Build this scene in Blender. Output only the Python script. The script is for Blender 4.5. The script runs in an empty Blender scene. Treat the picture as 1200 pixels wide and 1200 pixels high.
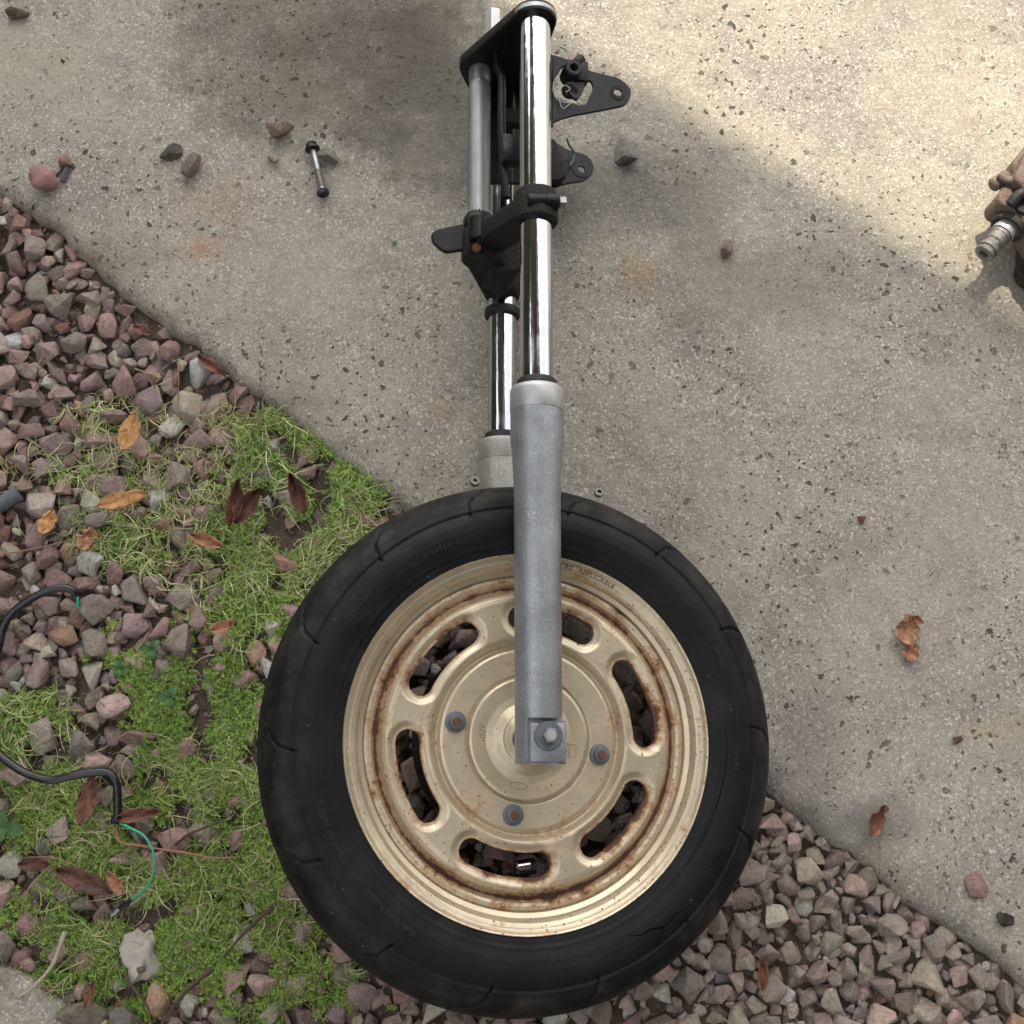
import bpy, bmesh, math, random
import numpy as np
from mathutils import Vector, Matrix, noise, Euler
rnd = random.Random(7)
rng = np.random.default_rng(11)
S = bpy.context.scene
COL = S.collection
R_ = math.radians

# ------------------------------------------------------------------ camera
PITCH, HC, FPX = R_(13), 1.139, 1287.0          # tilt from straight down, height, focal length in photo pixels (1200 wide)
cd = bpy.data.cameras.new('camera'); cam = bpy.data.objects.new('camera', cd); COL.objects.link(cam)
cd.sensor_width = 36; cd.lens = 36*FPX/1200; cd.clip_start = .02; cd.clip_end = 400
cam.location = (0, -HC*math.tan(PITCH), HC); cam.rotation_euler = (PITCH, 0, 0)
S.camera = cam
S.render.engine = 'CYCLES'; S.render.resolution_x = S.render.resolution_y = 1024
# ------------------------------------------------------------------ sky and sun
SUN_EL, SUN_AZ = R_(58), R_(-10)                # azimuth from +Y towards +X
w = bpy.data.worlds.new('World'); S.world = w; w.use_nodes = True
nt = w.node_tree; nt.nodes.clear()
sk = nt.nodes.new('ShaderNodeTexSky'); sk.sky_type = 'NISHITA'; sk.sun_disc = False
sk.sun_elevation = SUN_EL; sk.sun_rotation = SUN_AZ; sk.air_density = 1.0; sk.dust_density = 2.5; sk.ozone_density = 1.0
hs = nt.nodes.new('ShaderNodeHueSaturation'); hs.inputs['Saturation'].default_value = .14
bg = nt.nodes.new('ShaderNodeBackground'); bg.inputs['Strength'].default_value = .15
wo = nt.nodes.new('ShaderNodeOutputWorld')
nt.links.new(sk.outputs[0], hs.inputs['Color']); tn = nt.nodes.new('ShaderNodeMix'); tn.data_type = 'RGBA'; tn.blend_type = 'MULTIPLY'; tn.inputs[0].default_value = 1; tn.inputs[7].default_value = (1.0, .975, .945, 1)
nt.links.new(hs.outputs[0], tn.inputs[6]); nt.links.new(tn.outputs[2], bg.inputs['Color']); nt.links.new(bg.outputs[0], wo.inputs[0])
sl = bpy.data.lights.new('sun', 'SUN'); sl.energy = 2.0; sl.angle = R_(.55); sl.color = (1, .87, .68)
so = bpy.data.objects.new('sun', sl); COL.objects.link(so)
sd = Vector((math.sin(SUN_AZ)*math.cos(SUN_EL), math.cos(SUN_AZ)*math.cos(SUN_EL), math.sin(SUN_EL)))
so.rotation_euler = (-sd).to_track_quat('-Z', 'Y').to_euler()
V = S.view_settings; V.view_transform = 'Standard'; V.look = 'None'; V.gamma = 1; V.exposure = 1.46; V.use_curve_mapping = False

# ------------------------------------------------------------------ helpers
cU = np.array([0, math.cos(PITCH), math.sin(PITCH)]); cB = np.array([0, -math.sin(PITCH), math.cos(PITCH)]); cR = np.array([1., 0, 0]); cP = np.array(cam.location)
def ray(u, v): return -cB + (u-600)/FPX*cR - (v-600)/FPX*cU
def pix(u, v, z=0.0):                            # point of the place at height z that the photo shows at (u, v)
    d = ray(u, v); t = (z-cP[2])/d[2]; p = cP+t*d; return Vector(p)
def to_px(p):
    d = np.asarray(p)-cP; z = -(d@cB); return 600+FPX*(d@cR)/z, 600-FPX*(d@cU)/z
AC = np.array([.0094, -.2379, .105]); ROLL = math.atan(.2115)          # axle centre and lean of the fork
aN = np.array([math.sin(ROLL), 0, math.cos(ROLL)]); aF = np.array([0, 1., 0]); aS = np.cross(aF, aN)
def loc(u, v, h):                                # same, in the fork's own axes, at height h above its middle plane
    d = ray(u, v); t = ((AC+aN*h-cP)@aN)/(d@aN); p = cP+t*d-AC
    return Vector((p@aS, p@aF, h))
def obj(name, verts, faces, mat, parent=None, smooth=35):
    me = bpy.data.meshes.new(name); me.from_pydata([tuple(v) for v in verts], [], faces); me.update()
    return link(name, me, mat, parent, smooth)
def link(name, me, mat, parent=None, smooth=35):
    if mat and not me.materials: me.materials.append(mat)
    if smooth: me.shade_smooth(); me.set_sharp_from_angle(angle=R_(smooth))
    o = bpy.data.objects.new(name, me); COL.objects.link(o)
    if parent: o.parent = parent
    return o
def big(name, V_, F_, mat, colors=None, smooth=0, parent=None):  # numpy arrays, quads or tris
    me = bpy.data.meshes.new(name); n = F_.shape[1]
    me.vertices.add(len(V_)); me.vertices.foreach_set('co', V_.astype(np.float32).ravel())
    me.loops.add(F_.size); me.loops.foreach_set('vertex_index', F_.astype(np.int32).ravel())
    me.polygons.add(len(F_)); me.polygons.foreach_set('loop_start', np.arange(0, F_.size, n, dtype=np.int32))
    me.update(calc_edges=True); me.validate()
    if colors is not None:
        a = me.color_attributes.new('Col', 'FLOAT_COLOR', 'POINT'); c = np.ones((len(V_), 4), np.float32); c[:, :3] = colors; a.data.foreach_set('color', c.ravel())
    return link(name, me, mat, parent, smooth)
def tag(o, label=None, cat=None, group=None, kind=None):
    if label: o['label'] = label
    if cat: o['category'] = cat
    if group: o['group'] = group
    if kind: o['kind'] = kind
    return o
def empty(name, p=(0, 0, 0), rot=(0, 0, 0)):
    o = bpy.data.objects.new(name, None); o.empty_display_size = .02; COL.objects.link(o); o.location = p; o.rotation_euler = rot; return o
def frame_to(a, b):
    a = Vector(a); b = Vector(b); z = (b-a).normalized(); return Matrix.Translation(a) @ z.to_track_quat('Z', 'Y').to_matrix().to_4x4()
def lathe_vf(prof, N=48, M=None):
    V_ = []; F_ = []
    for r, z in prof:
        for i in range(N):
            a = 2*math.pi*i/N; p = Vector((r*math.cos(a), r*math.sin(a), z)); V_.append(M @ p if M else p)
    for j in range(len(prof)-1):
        for i in range(N):
            k = (i+1) % N; F_.append((j*N+i, j*N+k, (j+1)*N+k, (j+1)*N+i))
    return V_, F_
def lathe(name, prof, mat, parent, a=(0, 0, 0), b=(0, 0, 1), N=48, smooth=35, caps=True):
    V_, F_ = lathe_vf(prof, N, frame_to(a, b))
    if caps:
        if prof[0][0] > 1e-5: F_.append(tuple(reversed(range(N))))
        if prof[-1][0] > 1e-5: F_.append(tuple(range((len(prof)-1)*N, len(prof)*N)))
    return obj(name, V_, F_, mat, parent, smooth)
def cyl(name, a, b, r, mat, parent, N=32, bev=.0006, r2=None):
    L = (Vector(b)-Vector(a)).length; r2 = r if r2 is None else r2
    return lathe(name, [(r-bev, 0), (r, bev), (r2, L-bev), (r2-bev, L)], mat, parent, a, b, N)
def smooth_path(pts, n=8):
    P = [Vector(p) for p in pts]; P = [2*P[0]-P[1]]+P+[2*P[-1]-P[-2]]; out = []
    for i in range(1, len(P)-2):
        for k in range(n):
            t = k/n; a, b, c, d = P[i-1:i+3]
            out.append(.5*((2*b)+(c-a)*t+(2*a-5*b+4*c-d)*t*t+(3*b-a-3*c+d)*t**3))
    out.append(P[-2]); return out
def tube_vf(path, rad, N=10):
    V_ = []; F_ = []; n = len(path); up = Vector((0, 0, 1))
    for i, p in enumerate(path):
        t = (path[min(i+1, n-1)]-path[max(i-1, 0)]).normalized(); x = t.cross(up)
        x = Vector((1, 0, 0)) if x.length < 1e-4 else x.normalized()
        y = x.cross(t); r = rad(i/(n-1)) if callable(rad) else rad
        for k in range(N):
            a = 2*math.pi*k/N; V_.append(p+r*(math.cos(a)*x+math.sin(a)*y))
    for i in range(n-1):
        for k in range(N):
            m = (k+1) % N; F_.append((i*N+k, i*N+m, (i+1)*N+m, (i+1)*N+k))
    F_.append(tuple(reversed(range(N)))); F_.append(tuple(range((n-1)*N, n*N)))
    return V_, F_
def tube(name, pts, rad, mat, parent=None, N=10, n=8):
    V_, F_ = tube_vf(smooth_path(pts, n), rad, N); return obj(name, V_, F_, mat, parent, 60)
def curve_plate(name, outlines, thick, mat, parent, M=None, bev=.0008, res=2, smooth=30):
    c = bpy.data.curves.new(name, 'CURVE'); c.dimensions = '2D'; c.fill_mode = 'BOTH'
    c.extrude = max(thick/2-bev, 1e-5); c.bevel_depth = bev; c.bevel_resolution = res; c.offset = -bev
    for o in outlines:
        s = c.splines.new('POLY'); s.points.add(len(o)-1); s.use_cyclic_u = True
        for p, q in zip(s.points, o): p.co = (q[0], q[1], 0, 1)
    t = bpy.data.objects.new('tmp', c); COL.objects.link(t); dg = bpy.context.evaluated_depsgraph_get(); dg.update()
    me = bpy.data.meshes.new_from_object(t.evaluated_get(dg)); bpy.data.objects.remove(t)
    me.name = name; me.materials.clear()
    if M is not None: me.transform(M)
    return link(name, me, mat, parent, smooth)
def rounded(poly, rad, n=5):                     # polygon with rounded corners
    out = []; k = len(poly)
    for i in range(k):
        a, b, c = Vector(poly[i-1][:2]), Vector(poly[i][:2]), Vector(poly[(i+1) % k][:2])
        d1 = (a-b); d2 = (c-b); r = rad[i] if isinstance(rad, (list, tuple)) else rad
        r = min(r, d1.length*.48, d2.length*.48); p = b+d1.normalized()*r; q = b+d2.normalized()*r
        for j in range(n+1):
            t = j/n; out.append(tuple((1-t)**2*p+2*t*(1-t)*b+t*t*q))
    return out
def circle(c, r, n=24): return [(c[0]+r*math.cos(2*math.pi*i/n), c[1]+r*math.sin(2*math.pi*i/n)) for i in range(n)]
def hull2(pts):
    pts = sorted(set(pts)); 
    def half(ps):
        h = []
        for p in ps:
            while len(h) > 1 and (h[-1][0]-h[-2][0])*(p[1]-h[-2][1])-(h[-1][1]-h[-2][1])*(p[0]-h[-2][0]) <= 0: h.pop()
            h.append(p)
        return h[:-1]
    return half(pts)+half(pts[::-1])
def box(name, lo, hi, mat, parent, bev=.001, M=None):
    bm = bmesh.new(); bmesh.ops.create_cube(bm, size=1)
    lo = Vector(lo); hi = Vector(hi)
    for v in bm.verts: v.co = Vector([(lo[i]+hi[i])/2+v.co[i]*(hi[i]-lo[i]) for i in range(3)])
    if bev: bmesh.ops.bevel(bm, geom=bm.edges[:], offset=bev, segments=2, affect='EDGES', profile=.5)
    if M is not None: bmesh.ops.transform(bm, matrix=M, verts=bm.verts)
    me = bpy.data.meshes.new(name); bm.to_mesh(me); bm.free(); return link(name, me, mat, parent, 40)
def sstep(a, b, x): t = np.clip((x-a)/(b-a), 0, 1); return t*t*(3-2*t)

# ------------------------------------------------------------------ materials
class NT:
    def __init__(s, name):
        s.m = bpy.data.materials.new(name); s.m.use_nodes = True; s.t = s.m.node_tree; s.n = s.t.nodes
        s.b = s.n['Principled BSDF']; s.tc = s.n.new('ShaderNodeTexCoord'); s.co = s.tc.outputs['Object']
    def inp(s, sock, v):
        if hasattr(v, 'is_output'): s.t.links.new(v, sock)
        elif v is not None:
            if hasattr(sock.default_value, '__len__') and len(sock.default_value) == 4 and len(v) == 3: v = (*v, 1)
            sock.default_value = v
    def noise(s, scale, detail=4, rough=.55, out=0, dist=0, co=None):
        n = s.n.new('ShaderNodeTexNoise'); s.inp(n.inputs['Vector'], co or s.co); n.inputs['Scale'].default_value = scale
        n.inputs['Detail'].default_value = detail; n.inputs['Roughness'].default_value = rough; n.inputs['Distortion'].default_value = dist
        return n.outputs[out]
    def vor(s, scale, feature='F1', out='Distance', rand=1, co=None):
        n = s.n.new('ShaderNodeTexVoronoi'); n.feature = feature; s.inp(n.inputs['Vector'], co or s.co); n.inputs['Scale'].default_value = scale
        n.inputs['Randomness'].default_value = rand; return n.outputs[out]
    def ramp(s, x, stops, mode='LINEAR'):
        n = s.n.new('ShaderNodeValToRGB'); n.color_ramp.interpolation = mode; e = n.color_ramp.elements
        while len(e) < len(stops): e.new(.5)
        for q, (p, c) in zip(e, stops):
            q.position = p; q.color = (c, c, c, 1) if not hasattr(c, '__len__') else (*c, 1)
        s.inp(n.inputs[0], x); return n.outputs[0]
    def math(s, op, a, b=0.0, c=None):
        n = s.n.new('ShaderNodeMath'); n.operation = op; s.inp(n.inputs[0], a); s.inp(n.inputs[1], b)
        if c is not None: s.inp(n.inputs[2], c)
        return n.outputs[0]
    def mix(s, f, a, b, mode='MIX'):
        n = s.n.new('ShaderNodeMix'); n.data_type = 'RGBA'; n.blend_type = mode; s.inp(n.inputs[0], f); s.inp(n.inputs[6], a); s.inp(n.inputs[7], b); return n.outputs[2]
    def dist(s, p, sx=1, sy=1):                  # distance to a point in the object's own plane
        n = s.n.new('ShaderNodeVectorMath'); n.operation = 'SUBTRACT'; s.inp(n.inputs[0], s.co); n.inputs[1].default_value = p
        m = s.n.new('ShaderNodeVectorMath'); m.operation = 'MULTIPLY'; s.inp(m.inputs[0], n.outputs[0]); m.inputs[1].default_value = (1/sx, 1/sy, 0)
        l = s.n.new('ShaderNodeVectorMath'); l.operation = 'LENGTH'; s.inp(l.inputs[0], m.outputs[0]); return l.outputs['Value']
    def attr(s, name, out='Fac', kind='GEOMETRY'):
        n = s.n.new('ShaderNodeAttribute'); n.attribute_name = name; n.attribute_type = kind; return n.outputs[out]
    def bump(s, h, dist=.001, strength=1, normal=None):
        n = s.n.new('ShaderNodeBump'); n.inputs['Strength'].default_value = strength; n.inputs['Distance'].default_value = dist
        s.inp(n.inputs['Height'], h)
        if normal: s.inp(n.inputs['Normal'], normal)
        return n.outputs[0]
    def out(s, color=None, rough=None, metal=None, normal=None, spec=None, coat=None):
        for k, v in (('Base Color', color), ('Roughness', rough), ('Metallic', metal), ('Normal', normal), ('Specular IOR Level', spec), ('Coat Weight', coat)):
            if v is not None: s.inp(s.b.inputs[k], v)
        return s.m
def simple(name, c, rough=.5, metal=0, nscale=60, var=.25, bump=.0002, spec=.4):
    m = NT(name); n = m.noise(nscale, 6)
    col = m.mix(n, tuple(x*(1-var) for x in c), tuple(min(1, x*(1+var)) for x in c))
    return m.out(col, m.ramp(m.noise(nscale*2, 4), [(.3, max(rough-.1, .03)), (.7, min(rough+.1, 1))]), metal, m.bump(m.noise(nscale*6, 4), bump), spec)

# concrete
def concrete_mat():
    m = NT('concrete')
    big_ = m.noise(3.2, 5, .6); mid = m.noise(22, 6, .65); fine = m.noise(420, 4, .7)
    c = m.mix(m.ramp(big_, [(.35, 0), (.65, 1)]), (.315, .292, .248), (.405, .375, .312))
    c = m.mix(m.ramp(mid, [(.35, 0), (.7, 1)]), c, m.mix(.5, c, (.43, .395, .31)))
    blotch = m.ramp(m.noise(9, 6, .7), [(.48, 0), (.62, .55)]); c = m.mix(blotch, c, (.20, .185, .165))
    g = m.vor(430, out='Color')
    gv = m.n.new('ShaderNodeSeparateColor'); m.inp(gv.inputs[0], g)
    c = m.mix(m.ramp(gv.outputs[0], [(.0, .4), (.22, 0)]), c, (.075, .07, .062))
    c = m.mix(m.ramp(gv.outputs[1], [(.78, 0), (.98, .65)]), c, (.72, .69, .62))
    g2 = m.n.new('ShaderNodeSeparateColor'); m.inp(g2.inputs[0], m.vor(900, out='Color'))
    c = m.mix(m.ramp(g2.outputs[0], [(.0, .38), (.3, 0)]), c, (.09, .085, .08))
    c = m.mix(m.ramp(g2.outputs[1], [(.70, 0), (1, .5)]), c, (.62, .56, .52))
    c = m.mix(m.ramp(fine, [(.3, .35), (.6, 0)]), c, (.12, .11, .10))
    c = m.mix(m.math('MULTIPLY', m.ramp(m.noise(7, 5, .65, dist=.6), [(.46, 0), (.60, .6)]), 1), c, m.mix(.6, c, (.33, .30, .235)))
    c = m.mix(m.ramp(m.noise(55, 6, .75), [(.30, .5), (.46, 0)]), c, m.mix(.5, c, (.10, .09, .078)))
    # dark flecks of grit pressed in the surface
    wn = m.noise(60, 3, .6, out=1); off = m.n.new('ShaderNodeVectorMath'); off.operation = 'MULTIPLY_ADD'
    m.inp(off.inputs[0], wn); off.inputs[1].default_value = (.020,)*3; m.inp(off.inputs[2], m.co)
    pits = None
    for sc, th, keep in ((52, .19, .42), (105, .23, .45), (31, .12, .30), (160, .2, .4)):
        v = m.n.new('ShaderNodeTexVoronoi'); m.inp(v.inputs['Vector'], off.outputs[0]); v.inputs['Scale'].default_value = sc
        sp = m.n.new('ShaderNodeSeparateColor'); m.inp(sp.inputs[0], v.outputs['Color'])
        f = m.math('MULTIPLY', m.ramp(v.outputs['Distance'], [(th*.72, 1), (th, 0)]), m.ramp(sp.outputs[0], [(keep-.02, 1), (keep, 0)]))
        f = m.math('MULTIPLY', f, m.ramp(m.noise(5, 3), [(.42, .12), (.56, 1)]))
        pits = f if pits is None else m.math('MAXIMUM', pits, f)
    c = m.mix(m.math('MULTIPLY', pits, .88), c, (.055, .048, .040))
    # pale scuffs
    sc = m.math('MULTIPLY', m.ramp(m.noise(14, 5, .7), [(.62, 0), (.74, 1)]), m.ramp(m.noise(90, 3), [(.45, 0), (.6, .7)]))
    c = m.mix(sc, c, (.55, .53, .48))
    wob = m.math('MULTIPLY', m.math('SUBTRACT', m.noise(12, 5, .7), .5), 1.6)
    for (u, v, rx, ry, col, k, st) in ((405, 50, .24, .16, (.055, .045, .034), .92, 0), (520, 110, .14, .13, (.075, .066, .052), .8, 0), (735, 225, .17, .07, (.085, .08, .072), .75, 0), (900, 330, .16, .06, (.12, .11, .10), .5, 0), (560,170,.12,.10,(.10,.092,.08),.5,0),  # dark patches right of the fork paint shade into the slab colour
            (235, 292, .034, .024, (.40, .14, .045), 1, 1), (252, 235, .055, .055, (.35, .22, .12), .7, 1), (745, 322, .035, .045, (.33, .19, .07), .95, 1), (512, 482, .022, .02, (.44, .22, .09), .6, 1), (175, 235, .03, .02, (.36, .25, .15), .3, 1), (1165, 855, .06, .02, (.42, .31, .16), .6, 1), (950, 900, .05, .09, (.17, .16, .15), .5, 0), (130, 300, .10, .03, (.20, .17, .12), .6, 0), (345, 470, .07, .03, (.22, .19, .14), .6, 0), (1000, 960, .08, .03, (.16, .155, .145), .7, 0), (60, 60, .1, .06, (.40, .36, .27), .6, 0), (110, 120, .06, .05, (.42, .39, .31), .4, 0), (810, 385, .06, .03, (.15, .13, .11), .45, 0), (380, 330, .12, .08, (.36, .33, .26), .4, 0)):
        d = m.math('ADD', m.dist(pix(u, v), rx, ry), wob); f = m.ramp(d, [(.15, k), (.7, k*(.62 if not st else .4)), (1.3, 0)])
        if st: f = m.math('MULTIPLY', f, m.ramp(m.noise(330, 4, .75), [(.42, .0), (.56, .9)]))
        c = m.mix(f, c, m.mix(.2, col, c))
    # light, worn, slightly green band along the edge
    h = m.math('ADD', m.math('MULTIPLY', m.noise(500, 5, .75), .5), m.math('MULTIPLY', gv.outputs[2], .35)); h = m.math('SUBTRACT', h, m.math('MULTIPLY', pits, 1.6))
    nrm = m.bump(h, .0016, .9, m.bump(m.noise(28, 5, .6), .006, .8))
    return m.out(c, .88, 0, nrm, .3)
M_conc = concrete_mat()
def stone_mat(name, src):
    m = NT(name)
    if src == 'object':
        oi = m.n.new('ShaderNodeObjectInfo'); base = oi.outputs['Color']; r = oi.outputs['Random']
        cv = m.n.new('ShaderNodeVectorMath'); cv.operation = 'ADD'; m.inp(cv.inputs[0], m.co)
        cb = m.n.new('ShaderNodeCombineXYZ'); m.inp(cb.inputs[0], m.math('MULTIPLY', r, 9)); m.inp(cv.inputs[1], cb.outputs[0]); sc_ = m.n.new('ShaderNodeVectorMath'); sc_.operation = 'SCALE'; m.inp(sc_.inputs[0], cv.outputs[0]); sc_.inputs[3].default_value = .012; m.co = sc_.outputs[0]
    else: base = m.attr('Col', 'Color')
    n = m.noise(130, 6, .7); n2 = m.noise(42, 5, .65); sp = m.noise(900, 3, .7)
    c = m.mix(m.ramp(n, [(.3, .6), (.62, 0)]), base, m.mix(1, base, (.45, .42, .42), 'MULTIPLY'))
    c = m.mix(m.ramp(n2, [(.5, 0), (.72, .45)]), c, (.38, .32, .25))
    c = m.mix(m.ramp(sp, [(.55, 0), (.75, .4)]), c, (.45, .40, .35))
    c = m.mix(m.ramp(sp, [(.25, .4), (.40, 0)]), c, (.07, .06, .055))
    c = m.mix(m.ramp(m.noise(260, 6, .75), [(.36, .7), (.5, 0)]), c, m.mix(1, base, (.50, .47, .46), 'MULTIPLY'))
    nrm = m.bump(n, .0026, 1, m.bump(m.noise(600, 5, .75), .0012, 1))
    return m.out(c, .82, 0, nrm, .3)
M_stone = stone_mat('stone', 'object'); M_gravel = stone_mat('gravel_stone', 'mesh')
def soil_mat():
    m = NT('soil'); n = m.noise(45, 7, .7); f = m.noise(400, 5, .75)
    c = m.mix(m.ramp(n, [(.3, 0), (.7, 1)]), (.08, .062, .05), (.165, .13, .10)); c = m.mix(m.ramp(f, [(.5, 0), (.75, .6)]), c, (.20, .165, .13))
    return m.out(c, .95, 0, m.bump(f, .002, 1, m.bump(n, .006)), .2)
M_soil = soil_mat()
def leaf_mat(name, tint=None):
    m = NT(name); base = m.attr('Col', 'Color'); m.inp(m.b.inputs['Base Color'], base); m.b.inputs['Roughness'].default_value = .55; m.b.inputs['Specular IOR Level'].default_value = .35
    tr = m.n.new('ShaderNodeBsdfTranslucent'); m.inp(tr.inputs[0], base); ms = m.n.new('ShaderNodeMixShader'); ms.inputs[0].default_value = .3
    m.t.links.new(m.b.outputs[0], ms.inputs[1]); m.t.links.new(tr.outputs[0], ms.inputs[2]); m.t.links.new(ms.outputs[0], m.n['Material Output'].inputs[0]); return m.m
M_grass = leaf_mat('grass_blade')
def dry_leaf(name, c, dark):
    m = NT(name); n = m.noise(70, 5, .7)
    col = m.mix(m.ramp(n, [(.35, 0), (.7, 1)]), c, dark); col = m.mix(m.ramp(m.noise(260, 4), [(.54, 0), (.68, .75)]), col, tuple(x*.4 for x in dark))
    wv = m.n.new('ShaderNodeTexWave'); m.inp(wv.inputs['Vector'], m.co); wv.wave_type = 'BANDS'; wv.bands_direction = 'DIAGONAL'; wv.inputs['Scale'].default_value = 120; wv.inputs['Distortion'].default_value = 3
    col = m.mix(m.ramp(wv.outputs['Fac'], [(.0, .45), (.25, 0)]), col, dark)
    return m.out(col, .55, 0, m.bump(m.noise(120, 5), .0012), .4)
M_leaf_orange = dry_leaf('orange_leaf', (.56, .30, .12), (.40, .20, .075)); M_leaf_brown = dry_leaf('brown_leaf', (.15, .055, .035), (.06, .03, .022)); M_leaf_red = dry_leaf('red_leaf', (.24, .10, .065), (.11, .055, .04)); M_leaf_tan = dry_leaf('tan_leaf', (.42, .22, .12), (.28, .13, .07))
def rim_mat(name, rusty=True):
    m = NT(name); n = m.noise(35, 5, .6)
    base = m.mix(m.ramp(n, [(.3, 0), (.7, 1)]), (.54, .46, .335), (.66, .57, .42))
    grime = m.ramp(m.noise(140, 6, .7), [(.50, 0), (.72, .35)]); base = m.mix(grime, base, (.25, .19, .12))
    rough = .34
    metal = .6
    if rusty:
        r = m.attr('rust'); ns = m.noise(190, 6, .75); nm = m.noise(28, 5, .65)
        a = m.math('ADD', m.math('MULTIPLY', r, 1.5), m.math('ADD', m.math('MULTIPLY', m.math('SUBTRACT', nm, .5), 2.5), m.math('MULTIPLY', m.math('SUBTRACT', ns, .5), 1.8)))
        lt = m.ramp(a, [(.25, 0), (.8, .9)]); base = m.mix(lt, base, (.34, .17, .065)); base = m.mix(m.ramp(a, [(.72, 0), (1.0, .95)]), base, (.075, .032, .022))
        # rust pimples
        v = m.n.new('ShaderNodeTexVoronoi'); m.inp(v.inputs['Vector'], m.co); v.inputs['Scale'].default_value = 260
        sp = m.n.new('ShaderNodeSeparateColor'); m.inp(sp.inputs[0], v.outputs['Color'])
        dot = m.math('MULTIPLY', m.ramp(v.outputs['Distance'], [(.16, 1), (.28, 0)]), m.ramp(m.math('SUBTRACT', m.math('ADD', m.math('MULTIPLY', m.attr('speck'), .5), m.math('MULTIPLY', m.math('SUBTRACT', nm, .5), .6)), sp.outputs[0]), [(.0, 0), (.03, 1)]))
        base = m.mix(m.math('MULTIPLY', dot, .85), base, (.16, .06, .03))
        rg = m.mix(lt, (.34,)*3, (.8,)*3); mt = m.mix(lt, (.6,)*3, (.0,)*3)
        return m.out(base, rg, mt, m.bump(m.math('ADD', m.math('MULTIPLY', a, .5), m.math('MULTIPLY', dot, .6)), .0006, .7), .5)
    return m.out(base, rough, metal, m.bump(m.noise(500, 3), .0002), .5)
M_rim = rim_mat('gold_paint'); M_hub = rim_mat('hub_paint', False)
def tyre_mat():
    m = NT('tyre_rubber'); n = m.noise(14, 6, .7)
    c = m.mix(m.ramp(n, [(.35, 0), (.7, 1)]), (.0036, .0042, .0052), (.008, .009, .011))
    c = m.mix(m.math('MULTIPLY', m.ramp(m.noise(30, 7, .75), [(.45, 0), (.75, 1)]), m.ramp(m.attr('dust'), [(0, .10), (1, .6)])), c, (.075, .064, .052))
    c = m.mix(m.math('MULTIPLY', m.ramp(m.noise(11, 7, .72, dist=1.2), [(.56, 0), (.74, .5)]), m.ramp(m.noise(120, 4, .7), [(.35, .3), (.65, 1)])), c, (.030, .034, .040))
    v = m.vor(60); c = m.mix(m.ramp(v, [(.018, .9), (.03, 0)]), c, (.45, .45, .42))
    return m.out(c, m.ramp(m.noise(40, 5), [(.3, .44), (.7, .66)]), 0, m.bump(m.noise(260, 5, .7), .0005, .7), .22)
M_tyre = tyre_mat()
def alu_mat(name, c, metal, rough, chips=.5):
    m = NT(name); n = m.noise(26, 6, .7); f = m.noise(900, 3, .7)
    col = m.mix(m.ramp(n, [(.35, 0), (.65, 1)]), tuple(x*.8 for x in c), tuple(x*1.15 for x in c))
    g = m.n.new('ShaderNodeSeparateColor'); m.inp(g.inputs[0], m.vor(1050, out='Color'))
    side = m.ramp(m.noise(18, 4, .7), [(.35, .15), (.65, 1)])
    col = m.mix(m.math('MULTIPLY', m.ramp(g.outputs[0], [(.72, 0), (.9, chips)]), side), col, (.68, .70, .72))
    col = m.mix(m.math('MULTIPLY', m.ramp(g.outputs[1], [(.1, chips), (.3, 0)]), side), col, tuple(x*.35 for x in c))
    sx = m.n.new('ShaderNodeMapping'); m.inp(sx.inputs[0], m.tc.outputs['Object']); sx.inputs['Scale'].default_value = (260, 22, 260)
    st = m.noise(1, 3, .6, co=sx.outputs[0]); col = m.mix(m.ramp(st, [(.68, 0), (.76, .6)]), col, (.78, .79, .80))
    return m.out(col, m.ramp(m.noise(60, 4), [(.3, rough-.08), (.7, rough+.1)]), metal, m.bump(m.math('ADD', f, g.outputs[2]), .0003, .6), .5)
M_leg = alu_mat('grey_cast_alloy', (.30, .32, .345), .6, .38, .34); M_leg2 = alu_mat('weathered_alloy', (.42, .41, .37), .5, .5, .6)
M_bright = simple('machined_alloy', (.47, .48, .48), .42, .6, 90, .2)
def chrome_mat():
    m = NT('chrome'); mp = m.n.new('ShaderNodeMapping'); m.inp(mp.inputs[0], m.tc.outputs['Object']); mp.inputs['Scale'].default_value = (500, 9, 500)
    s = m.noise(1, 3, .6, co=mp.outputs[0]); sp = m.vor(170)
    c = m.mix(m.ramp(sp, [(.03, .7), (.06, 0)]), (.60, .63, .68), (.12, .11, .10)); c = m.mix(m.ramp(m.noise(60, 6, .7), [(.52, 0), (.75, .6)]), c, (.42, .38, .33))
    return m.out(c, m.math('ADD', m.ramp(s, [(.4, .05), (.75, .20)]), m.ramp(m.noise(22, 5, .7), [(.5, 0), (.75, .18)])), 1, m.bump(m.noise(24, 3), .0009, .5))
M_chrome = chrome_mat()
M_steel_dull = simple('grey_zinc_tube', (.20, .205, .21), .42, .55, 40, .25, .0002)
M_black = simple('black_paint', (.006, .006, .007), .36, 0, 60, .35, .0003, .28)
M_cast = simple('black_cast_iron', (.010, .0085, .0075), .6, .0, 70, .5, .0012, .28)
M_rubber = simple('black_rubber', (.012, .012, .013), .6, 0, 80, .3, .0003)
M_cable = simple('cable_sheath', (.012, .013, .015), .33, 0, 50, .3, .0001, .6)
M_steel = simple('bolt_steel', (.36, .37, .38), .35, .85, 120, .25, .0003)
M_bluegrey = simple('zinc_washer', (.15, .165, .19), .45, .5, 200, .35, .0004)
M_rust = simple('rusty_iron', (.16, .07, .04), .8, .1, 220, .5, .0008)
M_dark = simple('black_plating', (.02, .022, .025), .3, .5, 90, .3, .0003)
M_stamp = simple('stamped_ink', (.10, .06, .04), .7, 0, 200, .4, 0)
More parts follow.
